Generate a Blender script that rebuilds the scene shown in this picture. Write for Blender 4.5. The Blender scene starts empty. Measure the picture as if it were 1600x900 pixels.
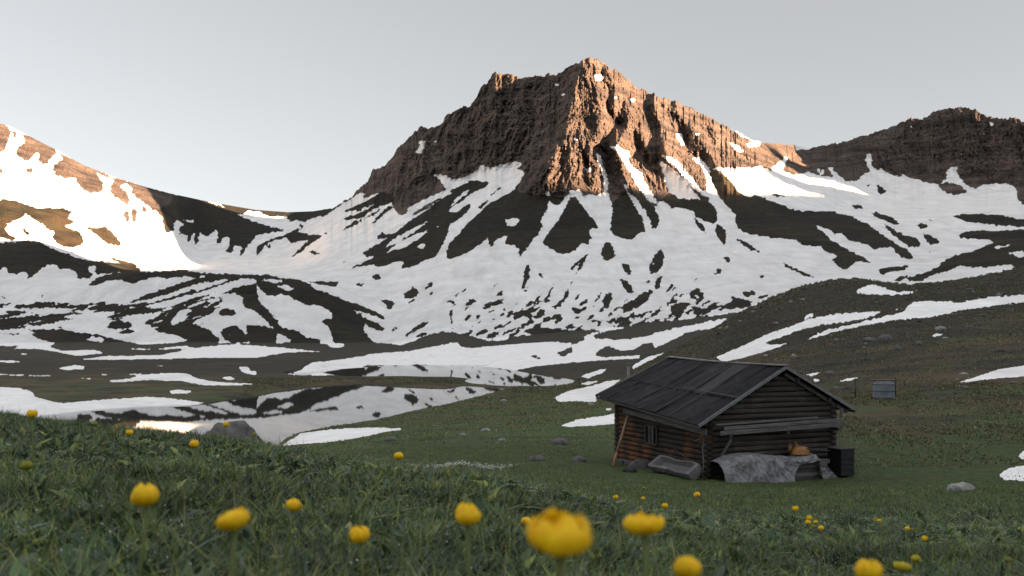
import bpy, math, random
import numpy as np
from mathutils import Vector, Matrix

random.seed(7)
RNG = np.random.default_rng(11)
sc = bpy.context.scene
COL = sc.collection
R = math.radians

# ------------------------------------------------------------------ camera
F, H0, CX = 1500.0, 537.0, 800.0          # focal length in px of a 1600 px wide frame, horizon row
cam_d = bpy.data.cameras.new("camera")
cam = bpy.data.objects.new("camera", cam_d)
COL.objects.link(cam)
cam.location = (0, 0, 0)
cam.rotation_euler = (R(90), 0, 0)
cam_d.sensor_width = 36
cam_d.lens = F / 1600 * 36
cam_d.shift_y = (H0 - 450) / 1600
cam_d.clip_start = 0.05
cam_d.clip_end = 20000
cam_d.dof.use_dof = True
cam_d.dof.focus_distance = 30
cam_d.dof.aperture_fstop = 5.6
sc.camera = cam

# ------------------------------------------------------------------ light
SUN_EL = 8.0
SUN_BEAR = 113.0                           # clockwise from the view axis: behind the right shoulder
sh = (math.sin(R(SUN_BEAR)), math.cos(R(SUN_BEAR)))
sdir = Vector((sh[0] * math.cos(R(SUN_EL)), sh[1] * math.cos(R(SUN_EL)), math.sin(R(SUN_EL))))
sun_d = bpy.data.lights.new("sun", 'SUN')
sun_d.energy = 5.0
sun_d.angle = R(0.5)
sun_d.color = (1.0, 0.63, 0.38)
sun = bpy.data.objects.new("sun", sun_d)
COL.objects.link(sun)
sun.rotation_euler = (-sdir).to_track_quat('-Z', 'Y').to_euler()
sun.location = (300, -300, 500)

w = bpy.data.worlds.new("World")
sc.world = w
w.use_nodes = True
nt = w.node_tree
nt.nodes.clear()
sky = nt.nodes.new("ShaderNodeTexSky")
sky.sky_type = 'NISHITA'
sky.sun_disc = False
sky.sun_elevation = R(SUN_EL)
sky.sun_rotation = R(SUN_BEAR)
sky.altitude = 2200
sky.air_density = 1.0
sky.dust_density = 1.6
ZENITH_FILL = 1.26
hs = nt.nodes.new("ShaderNodeHueSaturation")
hs.inputs['Saturation'].default_value = 0.22
hs.inputs['Value'].default_value = 0.52
bg = nt.nodes.new("ShaderNodeBackground")
bg.inputs['Strength'].default_value = 0.05
ow = nt.nodes.new("ShaderNodeOutputWorld")
nt.links.new(sky.outputs[0], hs.inputs['Color'])
# added brightness high in the sky, out of frame, to lift skylight on snow
geo = nt.nodes.new("ShaderNodeTexCoord"); sep = nt.nodes.new("ShaderNodeSeparateXYZ")
nt.links.new(geo.outputs['Generated'], sep.inputs[0])
mr = nt.nodes.new("ShaderNodeMapRange"); mr.interpolation_type = 'SMOOTHSTEP'
mr.inputs[1].default_value = 0.42; mr.inputs[2].default_value = 0.80
nt.links.new(sep.outputs[2], mr.inputs[0])
zen_add = nt.nodes.new("ShaderNodeMix"); zen_add.data_type = 'RGBA'; zen_add.blend_type = 'ADD'
zen_add.inputs[7].default_value = (ZENITH_FILL, ZENITH_FILL, ZENITH_FILL * 1.01, 1)
veil = nt.nodes.new("ShaderNodeMix"); veil.data_type = 'RGBA'; veil.inputs[0].default_value = 0.36
veil.inputs[7].default_value = (1.41, 1.385, 1.345, 1)               # even high veil over the whole sky
nt.links.new(hs.outputs[0], veil.inputs[6])
nt.links.new(mr.outputs[0], zen_add.inputs[0]); nt.links.new(veil.outputs[2], zen_add.inputs[6])
nt.links.new(zen_add.outputs[2], bg.inputs[0])
nt.links.new(bg.outputs[0], ow.inputs[0])

sc.view_settings.view_transform = 'Standard'
sc.view_settings.look = 'None'
sc.view_settings.gamma = 1
sc.view_settings.use_curve_mapping = False
sc.view_settings.exposure = 3.2
sc.cycles.use_denoising = True
sc.cycles.max_bounces = 6
sc.cycles.diffuse_bounces = 3
sc.cycles.glossy_bounces = 3
sc.cycles.transmission_bounces = 2
sc.cycles.volume_bounces = 0
sc.cycles.caustics_reflective = False
sc.cycles.caustics_refractive = False

# ------------------------------------------------------------------ helpers
def at(x, y, d):
    """world point on the view ray of photo pixel (x, y) at depth d"""
    return Vector(((x - CX) / F * d, d, (H0 - y) / F * d))

def tag(o, label=None, cat=None, group=None, kind=None):
    if label: o['label'] = label
    if cat: o['category'] = cat
    if group: o['group'] = group
    if kind: o['kind'] = kind
    return o

def raw_mesh(name, co, quads=None, tris=None, smooth=True):
    """mesh from numpy arrays"""
    me = bpy.data.meshes.new(name)
    co = np.asarray(co, np.float32)
    me.vertices.add(len(co))
    me.vertices.foreach_set("co", co.ravel())
    idx, start, tot, s = [], [], [], 0
    for f, n in ((quads, 4), (tris, 3)):
        if f is not None and len(f):
            f = np.asarray(f, np.int32)
            idx.append(f.ravel())
            start.append(s + np.arange(len(f), dtype=np.int32) * n)
            tot.append(np.full(len(f), n, np.int32))
            s += len(f) * n
    idx = np.concatenate(idx); start = np.concatenate(start); tot = np.concatenate(tot)
    me.loops.add(len(idx)); me.loops.foreach_set("vertex_index", idx)
    me.polygons.add(len(start))
    me.polygons.foreach_set("loop_start", start)
    me.polygons.foreach_set("loop_total", tot)
    me.polygons.foreach_set("use_smooth", np.full(len(start), smooth, bool))
    me.update(calc_edges=True)
    return me

def fattr(me, name, vals):
    a = me.attributes.new(name, 'FLOAT', 'POINT')
    a.data.foreach_set("value", np.asarray(vals, np.float32).ravel())

def cattr(me, name, rgb):
    a = me.attributes.new(name, 'FLOAT_COLOR', 'POINT')
    c = np.ones((len(rgb), 4), np.float32); c[:, :3] = rgb
    a.data.foreach_set("color", c.ravel())

def link(name, me, mat=None, parent=None):
    o = bpy.data.objects.new(name, me)
    COL.objects.link(o)
    if mat: me.materials.append(mat)
    if parent: o.parent = parent
    return o

def hash2(ix, iy, seed):
    h = (ix.astype(np.int64) * 374761393 + iy.astype(np.int64) * 668265263 + seed * 1442695041) & 0xFFFFFFFF
    h = ((h ^ (h >> 13)) * 1274126177) & 0xFFFFFFFF
    h = (h ^ (h >> 16)) & 0xFFFFFFFF
    return h.astype(np.float64) / 4294967295.0

def perlin(x, y, seed=0):
    x = np.asarray(x, float); y = np.asarray(y, float)
    x0 = np.floor(x); y0 = np.floor(y)
    fx = x - x0; fy = y - y0
    x0 = x0.astype(np.int64); y0 = y0.astype(np.int64)
    ux = fx * fx * fx * (fx * (fx * 6 - 15) + 10); uy = fy * fy * fy * (fy * (fy * 6 - 15) + 10)
    def g(ix, iy, dx, dy):
        a = hash2(ix, iy, seed) * 2 * np.pi
        return np.cos(a) * dx + np.sin(a) * dy
    n00 = g(x0, y0, fx, fy); n10 = g(x0 + 1, y0, fx - 1, fy)
    n01 = g(x0, y0 + 1, fx, fy - 1); n11 = g(x0 + 1, y0 + 1, fx - 1, fy - 1)
    return ((n00 * (1 - ux) + n10 * ux) * (1 - uy) + (n01 * (1 - ux) + n11 * ux) * uy) * 1.45

def fbm(x, y, oct=4, seed=0, gain=0.5):
    v = 0; a = 1.0; t = 0
    for i in range(oct):
        v = v + a * perlin(x * 2 ** i, y * 2 ** i, seed + 17 * i); t += a; a *= gain
    return v / t

def ridged(x, y, oct=4, seed=0, gain=0.5):
    v = 0; a = 1.0; t = 0
    for i in range(oct):
        v = v + a * (1 - 2 * np.abs(perlin(x * 2 ** i, y * 2 ** i, seed + 17 * i))); t += a; a *= gain
    return v / t

def pchip(xk, yk, xq):
    """monotone cubic through (xk, yk[:, m]); xq -> [q, m]"""
    xk = np.asarray(xk, float); yk = np.asarray(yk, float)
    one = yk.ndim == 1
    if one: yk = yk[:, None]
    h = np.diff(xk)[:, None]; dl = np.diff(yk, axis=0) / h
    m = np.zeros_like(yk)
    if len(xk) > 2:
        a, b = dl[:-1], dl[1:]; w1 = 2 * h[1:] + h[:-1]; w2 = h[1:] + 2 * h[:-1]
        ok = (a * b) > 0
        with np.errstate(divide='ignore', invalid='ignore'):
            m[1:-1] = np.where(ok, (w1 + w2) / (w1 / np.where(ok, a, 1) + w2 / np.where(ok, b, 1)), 0)
    m[0] = dl[0]; m[-1] = dl[-1]
    xq = np.clip(np.asarray(xq, float), xk[0], xk[-1])
    i = np.clip(np.searchsorted(xk, xq, side='right') - 1, 0, len(xk) - 2)
    t = ((xq - xk[i]) / (xk[i + 1] - xk[i]))[:, None]; hh = h[i]
    t2 = t * t; t3 = t2 * t
    r = (2 * t3 - 3 * t2 + 1) * yk[i] + (t3 - 2 * t2 + t) * hh * m[i] + (-2 * t3 + 3 * t2) * yk[i + 1] + (t3 - t2) * hh * m[i + 1]
    return r[:, 0] if one else r

# ---- node helpers
def new_mat(name):
    m = bpy.data.materials.new(name); m.use_nodes = True
    t = m.node_tree
    b = t.nodes["Principled BSDF"]
    return m, t, b

def N(t, typ, **kw):
    n = t.nodes.new(typ)
    for k, v in kw.items(): setattr(n, k, v)
    return n

def noise(t, vec, scale, detail=4, rough=0.55, dist=0.0):
    n = N(t, "ShaderNodeTexNoise")
    n.inputs['Scale'].default_value = scale; n.inputs['Detail'].default_value = detail
    n.inputs['Roughness'].default_value = rough; n.inputs['Distortion'].default_value = dist
    if vec is not None: t.links.new(vec, n.inputs['Vector'])
    return n.outputs['Fac']

def mapr(t, v, a, b, c=0.0, d=1.0):
    n = N(t, "ShaderNodeMapRange")
    n.inputs[1].default_value = a; n.inputs[2].default_value = b
    n.inputs[3].default_value = c; n.inputs[4].default_value = d
    t.links.new(v, n.inputs[0])
    return n.outputs[0]

def mixc(t, f, a, b):
    n = N(t, "ShaderNodeMix", data_type='RGBA')
    if isinstance(f, float): n.inputs[0].default_value = f
    else: t.links.new(f, n.inputs[0])
    for s, v in ((6, a), (7, b)):
        if isinstance(v, tuple): n.inputs[s].default_value = (*v, 1)
        else: t.links.new(v, n.inputs[s])
    return n.outputs[2]

def math_(t, op, a, b=None):
    n = N(t, "ShaderNodeMath", operation=op)
    for i, v in enumerate((a, b)):
        if v is None: continue
        if isinstance(v, (int, float)): n.inputs[i].default_value = v
        else: t.links.new(v, n.inputs[i])
    return n.outputs[0]

def scaled(t, vec, s, rot=(0, 0, 0)):
    n = N(t, "ShaderNodeMapping"); n.inputs['Scale'].default_value = s; n.inputs['Rotation'].default_value = rot
    t.links.new(vec, n.inputs['Vector'])
    return n.outputs[0]

def bump(t, b, h, strength=0.5, dist=0.1):
    n = N(t, "ShaderNodeBump"); n.inputs['Strength'].default_value = strength; n.inputs['Distance'].default_value = dist
    t.links.new(h, n.inputs['Height']); t.links.new(n.outputs[0], b.inputs['Normal'])
# ------------------------------------------------------------------ cover of the land: what is snow, rock, water
# outlines of snow fields, bare ground and the tarn, written as the map seen from the hut meadow
RX0, RW, RH = -250, 2100, 780
def P(s):
    v = [float(q) for q in s.replace(';', ' ').replace(',', ' ').split()]
    return np.array(v).reshape(-1, 2)

def fill(ras, poly, val):
    p = poly.copy(); p[:, 0] -= RX0
    x0 = max(int(p[:, 0].min()) - 1, 0); x1 = min(int(p[:, 0].max()) + 2, RW)
    y0 = max(int(p[:, 1].min()) - 1, 0); y1 = min(int(p[:, 1].max()) + 2, RH)
    if x1 <= x0 or y1 <= y0: return
    gx, gy = np.meshgrid(np.arange(x0, x1) + 0.5, np.arange(y0, y1) + 0.5)
    ins = np.zeros(gx.shape, bool)
    n = len(p)
    for i in range(n):
        ax, ay = p[i]; bx, by = p[(i + 1) % n]
        if ay == by: continue
        c = (ay > gy) != (by > gy)
        ins ^= c & (gx < (bx - ax) * (gy - ay) / (by - ay) + ax)
    ras[y0:y1, x0:x1][ins] = val

def blur(a, k=1):
    for _ in range(k):
        p = np.pad(a, 1, mode='edge')
        a = (p[1:-1, 1:-1] * 4 + p[:-2, 1:-1] * 2 + p[2:, 1:-1] * 2 + p[1:-1, :-2] * 2 + p[1:-1, 2:] * 2
             + p[:-2, :-2] + p[:-2, 2:] + p[2:, :-2] + p[2:, 2:]) / 16
    return a

CREST = P("""-1100,260 -700,190 -450,130 -300,150 -100,165 0,193 17,198 60,220 90,235 130,258 180,277 220,290 270,303 330,316 400,328 450,331.5 490,330 520,325
545,310 555,300 575,280 583,266 605,256 614,243 620,232 640,213 648,205 660,197 668,200 690,193 697,180 710,172 735,165 745,150 752,134
770,117 785,113 800,116 815,121 840,118 870,116 880,108 905,96 915,90 935,92 950,103 975,118 990,131 1005,140 1013,147 1022,143 1029,152 1040,153
1060,160 1100,178 1125,192 1150,205 1175,218 1190,222 1200,224 1240,226 1265,232 1280,228 1330,218 1370,205 1395,197 1415,187 1445,183
1465,172 1485,167 1520,168 1535,178 1550,182 1570,186 1585,182 1600,190 1680,170 1900,120 2200,90 2600,150""")

S = np.ones((RH, RW), np.float32)      # 1 = snow
RK = np.zeros((RH, RW), np.float32)    # 1 = bare rock
D_, W_ = 0.0, 1.0
def D(s):
    fill(S, P(s), D_)
def W(s):
    fill(S, P(s), W_)
def K(s):
    p = P(s); fill(S, p, D_); fill(RK, p, 1.0)

# left mountain
K("-250,140 -100,155 0,192 12,196 17,205 14,215 10,228 5,238 0,238 -60,250 -120,230 -250,260")
K("35,210 52,213 70,220 85,230 90,238 80,246 75,255 68,258 60,250 62,240 55,238 45,252 38,250 25,240 28,230 40,222")
K("88,238 105,244 130,258 150,270 160,285 163,295 155,300 140,302 130,295 120,285 118,277 108,278 103,280 95,272 90,278 85,268 80,265 88,255 100,248")
K("105,241 140,258 175,276 200,283 225,291 272,304 265,318 250,325 243,330 235,325 228,318 215,310 205,302 208,292 195,287 185,290 198,300 203,312 200,320 190,315 180,308 173,300 175,288 180,282 150,270 120,252")
K("193,335 200,328 203,345 198,348"); K("206,325 214,330 213,347 207,346"); K("222,322 230,325 229,333 222,331")
K("40,265 48,260 52,266 45,272"); K("0,262 5,265 0,275"); K("20,205 26,206 24,217 20,214")
D("-250,300 -100,305 0,312 25,313 40,320 60,325 95,325 118,330 108,335 107,342 118,348 100,352 110,358 125,362 131,372 128,382 115,387 100,385 88,380 82,370 85,362 72,357 68,350 55,345 40,333 35,340 22,345 12,350 8,358 12,366 25,372 20,376 0,370 -250,366")
D("133,355 150,356 165,355 178,365 190,382 185,384 170,381 155,370"); D("36,355 40,360 47,365 42,368 36,360"); D("108,391 120,392 115,395")
D("165,400 190,406 210,413 222,421 200,416 180,408")
# shaded ridge right of it
D("272,304 290,304 315,312 335,318 365,330 380,340 400,347 425,355 452,361 430,362 400,368 395,378 388,382 384,390 378,400 375,400 378,385 367,383 362,396 352,393 360,382 357,370 350,370 345,380 338,380 341,365 340,358 333,362 325,368 318,369 312,360 310,375 306,384 303,380 304,362 300,368 297,377 292,377 293,366 282,366 279,370 281,355 290,350 278,345 272,347 273,358 266,362 258,362 255,350 254,338 247,335 245,327 255,315 262,310")
W("268,322 271,320 269,329"); W("282,343 300,344 305,348 295,347")
D("340,316 365,319 400,326 450,330 490,328 525,320 545,308 530,322 510,336 480,343 478,352 470,356 452,361 425,352 400,342 365,331")
W("385,329 402,330 415,336 450,340 452,347 462,344 478,347 477,352 468,350 470,356 452,361 425,352 400,342 380,335")
D("400,387 415,376 440,368 465,358 478,354 465,362 480,366 500,368 530,352 500,371 480,385 470,395 440,411 455,402 465,392 480,376 490,372 455,380 448,372 430,375 418,380 408,392 402,400")
D("478,392 488,391 504,397 490,398"); D("416,383 424,381 420,389")
# main mountain: cliffs of the left wall and the ribs down to the talus
K("""520,327 545,300 520,200 700,80 900,60 1000,100 1100,160 1200,205 1265,225 1250,234 1240,226 1190,228 1178,232 1165,262 1120,262 1108,262 1095,250 1080,246
1098,262 1103,276 1105,298 1112,312 1100,315 1085,300 1070,280 1050,262 1030,250 1045,300 1030,318 1022,326 1000,302 985,304 975,300 955,318 950,300 940,304 936,306 915,303 908,308 890,306 862,308
850,304 836,304 820,301 808,300 812,285 820,268 808,262 818,255 805,252 785,257 765,263 755,257 745,265 725,277 707,281 700,275 690,273 677,272 690,285 699,297 692,305 680,316 660,330 645,336 625,335 615,325 616,305
600,300 585,303 572,311 565,308 575,300 560,303 548,312""")
# left flank streaks below the cliffs
D("530,332 560,320 600,300 622,292 616,305 622,304 612,316 598,322 588,334 575,340 560,350 530,363 550,348 560,340 545,343 532,345 560,328")
W("565,312 584,303 580,308 566,316"); W("548,336 575,322 600,308 575,326 552,338"); W("556,345 590,324 604,314 590,328 560,347")
D("576,354 590,338 610,320 614,325 600,335 585,348"); D("620,300 640,300 618,330 612,318")
D("588,372 598,362 602,367 617,364 625,357 612,370 590,375")
D("565,396 600,375 622,360 640,345 665,330 690,310 705,302 725,290 745,282 765,285 760,292 740,300 725,312 706,325 720,324 735,318 733,328 725,336 712,345 702,352 700,365 690,385 680,402 665,406 652,412 640,418 627,419 632,410 620,408 600,416 588,417 583,413 545,421 572,408 590,398 575,402 567,397")
W("612,375 640,360 665,347 674,344 650,360 620,380 600,388"); W("625,378 650,365 672,360 655,372 630,388 612,392 600,400 610,388"); W("650,386 660,380 666,380 660,390"); W("668,374 690,360 672,372"); W("698,330 715,318 725,320 715,332"); W("700,325 722,302 738,292 728,304 708,320")
W("678,356 690,348 685,354"); W("640,322 690,300 715,288 700,300 680,312 650,330 630,345")
D("745,326 765,308 785,288 780,296 762,314 750,328"); D("735,345 760,322 778,308 760,326 740,346"); D("700,298 730,286 746,275 735,288 712,300")
D("512,416 530,412 560,398 535,411"); D("540,421 575,407 600,394 570,410")
# lower dark triangles
D("800,300 812,285 835,262 860,290 858,310 856,325 850,335 846,342 847,355 842,365 835,372 832,385 822,387 815,400 810,402 812,390 803,383 795,383 788,378 795,367 785,370 775,375 770,385 765,383 762,372 755,378 748,382 740,390 725,397 700,405 697,395 703,380 715,368 730,350 750,332 770,316 790,303")
W("790,343 800,341 813,342 808,350 800,357 797,350 795,355 792,350"); W("762,342 767,345 765,347")
D("858,305 880,305 882,312 870,322 862,317 858,312")
D("895,303 905,315 920,335 936,353 935,356 920,358 924,372 918,382 910,378 905,385 893,395 885,396 872,396 865,390 850,383 848,378 855,365 868,350 880,330")
D("925,315 938,312 941,330 937,333 930,325")
D("950,300 955,305 957,330 955,350 953,360 965,370 985,375 995,367 1008,361 1007,350 1000,335 990,318 985,305 975,295 960,290")
D("985,300 1000,300 1012,310 1022,325 1030,340 1030,350 1022,358 1018,358 1017,345 1008,330 998,315")
W("862,305 858,312 862,318 868,326 880,315 888,304 895,301 886,320 872,340 862,355 850,375 838,384 830,400 825,390 834,372 843,364 848,352 847,342 856,330")
W("895,301 905,308 918,322 930,312 935,304 942,300 943,312 938,318 941,332 952,316 957,330 954,352 945,365 930,372 924,360 936,356 928,344 915,325")
W("930,238 938,242 942,255 947,270 950,285 951,312 943,305 943,278 938,262")
W("950,228 965,227 975,235 985,237 982,250 990,262 1003,270 1008,285 1020,305 1030,320 1018,316 1003,302 993,285 985,270 975,255 967,240")
W("972,282 978,290 985,305 998,322 1008,335 1016,350 1015,358 1008,352 1003,340 990,318 980,303")
W("1030,240 1055,248 1065,258 1075,270 1090,290 1105,302 1103,275 1098,262 1080,245 1095,248 1108,262 1112,275 1116,295 1120,308 1132,320 1146,330 1150,338 1145,345 1138,340 1150,355 1170,365 1190,372 1165,368 1140,355 1122,345 1118,330 1108,310 1090,300 1075,285 1060,265 1045,252")
W("926,118 938,116 945,122 938,127 928,125"); W("895,212 903,218 900,223"); W("910,262 925,262 918,272"); W("1055,210 1065,208 1070,230 1060,220"); W("1085,205 1095,210 1090,213")
W("1138,220 1150,226 1160,233 1163,240 1150,236"); W("1130,193 1140,198 1165,209 1192,220 1180,222 1160,214"); W("1163,224 1190,221 1186,228 1172,230"); W("850,296 862,302 856,308"); W("888,298 905,296 912,306 895,308")
W("960,150 966,152 962,156"); W("982,153 995,155 988,160")
W("868,125 873,133 872,137 869,133"); W("876,147 882,145 880,150"); W("860,158 863,155 862,162"); W("655,222 665,220 663,230 658,240 648,238 655,232"); W("643,226 646,228 645,231"); W("675,222 684,218 680,224")
# spurs right of the peak
D("1030,295 1045,300 1060,310 1100,312 1110,315 1120,330 1121,345 1115,350 1100,345 1087,338 1083,330 1065,325 1050,325 1045,320 1035,312")
D("1085,338 1090,345 1098,350 1105,365 1095,360 1087,350"); D("1122,348 1135,362 1135,375 1130,388 1127,378 1120,370 1118,360")
D("1150,372 1165,378 1185,390 1210,405 1245,420 1270,432 1285,436 1260,432 1230,418 1200,402 1170,388 1155,378"); W("1165,380 1190,396 1215,410 1240,421 1230,416 1200,399")
D("1130,400 1140,402 1142,408 1133,410"); D("1120,420 1127,420 1126,428 1120,425")
D("""1110,262 1125,268 1140,280 1155,300 1170,308 1180,305 1205,313 1240,328 1262,330 1300,330 1330,338 1355,350 1380,368 1400,380 1420,392 1428,405 1410,403 1400,395 1393,385 1375,388 1365,390 1355,382 1340,378 1325,375 1315,362 1305,366 1295,358 1285,355 1270,350
1285,362 1300,375 1320,388 1345,400 1365,412 1355,410 1345,408 1335,410 1325,420 1315,421 1308,415 1300,405 1310,400 1290,393 1280,383 1270,385 1252,383 1245,375 1225,373 1200,370 1170,366 1155,358 1148,345 1150,335 1140,325 1125,310 1115,290 1108,272""")
D("1205,303 1220,304 1232,306 1215,308"); D("1325,320 1345,322 1352,327 1340,326"); D("1297,320 1304,320 1302,322")
D("1360,333 1372,332 1390,338 1400,345 1408,350 1400,352 1388,346 1370,340"); D("1378,348 1395,357 1415,368 1430,370 1440,380 1435,386 1420,385 1405,375 1390,362")
D("1440,362 1452,368 1465,373 1468,378 1455,383 1447,375"); D("1432,352 1440,348 1450,352 1445,358 1435,356"); D("1445,340 1460,345 1468,348 1455,346"); D("1468,352 1490,353 1475,354")
D("1353,288 1360,286 1355,295"); D("1370,288 1378,292 1383,298 1383,304 1373,302"); D("1290,283 1296,285 1292,286"); D("1450,392 1456,391 1454,396")
D("1485,337 1520,334 1560,335 1590,342 1600,342 1850,330 1850,350 1600,354 1570,353 1540,350 1510,346")
D("1495,368 1510,362 1530,360 1560,361 1600,358 1850,350 1850,420 1600,420 1580,418 1555,416 1520,418 1500,415 1480,424 1465,430 1445,438 1425,440 1415,436 1430,430 1450,424 1465,418 1475,408 1490,400 1510,395 1530,388 1555,378 1545,375 1520,373 1505,372")
W("1443,437 1460,428 1480,425 1510,418 1545,418 1580,412 1584,418 1550,424 1530,430 1500,434 1465,440"); W("1550,387 1575,382 1583,383 1560,388"); W("1573,395 1600,392 1600,403 1590,401")
D("1372,420 1390,418 1420,415 1415,422 1395,424 1375,430"); D("1395,440 1410,430 1420,432 1405,440")
K("""1160,240 1165,260 1175,263 1190,258 1200,265 1215,268 1230,250 1222,266 1240,274 1252,272 1262,268 1280,275 1285,263 1290,268 1283,275 1303,277 1292,262 1300,262 1310,272 1320,283 1340,282 1350,272 1360,267 1352,250 1355,240 1362,242 1362,260 1372,266 1378,263 1390,272 1408,277
1412,270 1420,278 1435,280 1450,286 1465,288 1480,278 1478,268 1485,262 1498,258 1494,268 1500,278 1508,288 1525,295 1535,288 1555,287 1572,286 1588,293 1590,310 1600,320 1850,330 1850,100 1500,120 1280,215 1265,226 1245,236 1240,226 1190,228""")
K("1465,290 1480,285 1498,288 1512,300 1495,304 1480,303")
W("1422,195 1426,197 1424,203"); W("1440,220 1446,216 1440,224"); W("1545,188 1553,193 1549,200"); W("1532,212 1541,205 1538,211"); W("1498,243 1512,232 1505,240")
W("1205,262 1215,255 1230,243 1232,250 1220,262 1215,270"); W("1240,225 1275,228 1262,234 1250,233"); W("1276,262 1282,265 1280,273")
# flecks on the snow apron
for s in ["925,393 912,400 900,410 890,420 893,422 908,408 900,425 893,445 885,455 878,468 870,475 866,483 875,478 888,465 888,455 893,440 903,425 908,418 915,405 920,396",
          "945,380 955,378 958,390 962,400 950,408 943,405 938,395", "970,412 982,413 987,425 985,430 978,428", "970,435 980,440 990,450 988,458 980,457 972,445",
          "1032,388 1038,400 1036,415 1027,425 1014,428 1016,412 1022,400", "1025,435 1035,430 1030,450 1023,452", "1012,435 1016,440 1010,448", "1050,440 1053,445 1040,460 1035,462 1045,450",
          "1000,460 1018,452 1020,458 1010,472 1000,478 985,485 970,490 980,478 995,470", "1078,455 1090,450 1100,460 1098,470 1085,468 1078,465",
          "1145,465 1160,467 1178,472 1170,480 1150,482 1142,475", "1160,457 1178,454 1180,460 1165,464", "1105,478 1120,472 1140,465 1120,475",
          "1048,478 1065,472 1080,475 1070,483 1065,492 1055,495 1048,488", "1085,482 1098,482 1102,488 1090,494 1083,490", "945,460 955,456 955,470 950,480 943,478", "893,480 905,482 907,490 898,492",
          "820,420 827,410 827,432 820,450 815,452", "842,427 849,427 848,434 843,433", "850,468 858,455 868,440 872,430 865,448 858,465 840,475 825,482 835,475", "800,490 830,482 845,478 840,485 820,493 805,500",
          "578,430 592,428 597,436 585,438", "555,443 572,443 572,446 558,446", "630,460 645,449 655,455 653,462 640,467 633,465", "662,452 675,438 676,447 668,452", "672,455 677,455 676,462 671,461",
          "592,467 605,468 615,473 613,483 606,484 602,475", "640,517 660,505 672,501 660,512 645,520", "705,470 711,470 710,477 705,475", "703,483 707,485 707,507 704,507", "745,485 760,478 775,470 783,464 776,473 762,482", "790,495 800,483 802,488 795,497", "745,493 749,490 746,498"]:
    D(s)
W("1083,462 1090,459 1095,464 1088,466"); W("1018,412 1023,410 1020,417")
rr = random.Random(5)
for i in range(1050):                     # small stones melting out, denser towards the foot, drawn out along the fall line
    x = rr.uniform(560, 1200); t = rr.random() ** 0.55
    y = 400 + t * 125 - max(0, x - 900) * 0.06
    if x < 700 and rr.random() < 0.85: continue
    if t < 0.55 and rr.random() < 0.80: continue
    k = (0.8 + 5.0 * rr.random() ** 3.6) * (0.5 + 0.8 * t); a = math.atan2(-0.52 - 0.5 * (1 - t), 1.0) + rr.uniform(-.2, .2)
    if x > 1090: a = math.atan2(-0.35, 1) + rr.uniform(-.2, .2)
    c, s_ = math.cos(a), math.sin(a); q = []
    for j in range(9):
        th = j / 9 * 6.283; rx = k * 2.1 * rr.uniform(.6, 1.2); ry = k * .42 * rr.uniform(.6, 1.3)
        q += [x + rx * math.cos(th) * c - ry * math.sin(th) * s_, y + rx * math.cos(th) * s_ + ry * math.sin(th) * c]
    fill(S, np.array(q).reshape(-1, 2), 0.0)
# hills left of the tarn
D("-250,372 0,380 20,378 45,375 60,378 80,388 100,395 120,403 145,408 165,408 190,413 222,423 210,426 190,425 150,428 148,420 155,417 140,415 137,422 147,428 140,435 122,435 118,425 108,420 95,420 85,413 75,413 65,420 50,432 42,437 45,428 35,425 25,430 18,425 12,428 10,415 0,422 -250,425")
W("-100,370 0,371 15,376 0,379 -100,376")
D("137,445 155,433 180,427 215,425 250,424 285,421 300,424 315,430 310,434 290,432 260,435 245,432 225,438 210,442 195,440 185,437 165,440 145,447")
D("300,425 340,428 400,429 430,428 405,432 440,434 470,437 500,440 530,440 525,448 490,444 400,436 330,434")
D("400,432 420,430 450,436 470,438 490,445 500,452 530,465 560,475 590,488 602,497 600,500 580,492 560,485 550,483 560,492 590,505 602,513 598,518 580,513 570,505 566,512 575,525 585,535 600,542 560,540 520,535 518,520 510,508 500,505 510,498 520,497 515,485 500,477 480,477 470,472 455,465 440,458 430,463 415,460 405,450 400,440")
W("470,437 490,442 510,450 540,463 560,475 540,470 520,460 500,455"); W("405,438 425,435 448,440 430,442"); W("430,446 450,445 460,452 450,455 440,450")
D("160,485 200,473 230,460 260,450 290,440 320,433 340,428 360,430 400,431 380,435 350,443 320,455 290,462 270,468 240,475 215,480 190,487")
W("205,476 235,468 270,456 300,446 333,437 310,449 275,462 240,472"); W("190,483 220,476 205,482"); W("300,452 340,438 365,434 340,444 310,454")
D("255,484 300,475 340,462 365,450 400,442 405,480 395,482 385,475 380,465 365,457 345,460 320,470 335,478 330,490 320,494 305,490 300,482 285,475 265,482")
D("180,492 230,485 280,474 330,458 360,447 320,464 270,482 220,494"); D("290,475 325,470 335,488 322,494 300,488"); D("340,490 350,482 368,485 368,492 352,494"); D("340,466 350,465 345,469")
D("235,498 260,487 275,478 290,480 275,490 265,505 270,508 300,505 325,515 345,530 335,540 310,540 300,535 280,525 255,520 240,515 250,510 225,508 230,500")
D("345,520 355,510 368,508 380,518 385,525 393,510 400,510 402,530 380,535 360,535 350,530"); W("357,521 362,521 360,526"); W("388,522 395,515 393,528")
D("378,468 395,462 405,470 420,485 433,500 440,515 428,515 415,500 405,490 395,484 382,480"); D("385,508 400,508 415,509 427,515 445,512 465,518 480,528 500,530 500,541 400,541 385,530")
D("160,510 185,505 210,502 205,508 175,514"); D("175,520 200,515 214,517 200,521")
D("-250,478 0,475 30,473 80,472 115,475 90,480 60,480 30,485 60,490 95,490 140,475 130,487 100,495 80,505 30,508 0,505 -250,507 -250,490 0,495 30,492 10,488 0,482")
D("-250,505 0,503 20,505 50,512 90,512 120,520 150,522 180,530 220,538 260,537 300,532 340,535 345,545 -250,545 -250,520 0,520 40,522 60,520 30,512")
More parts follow.
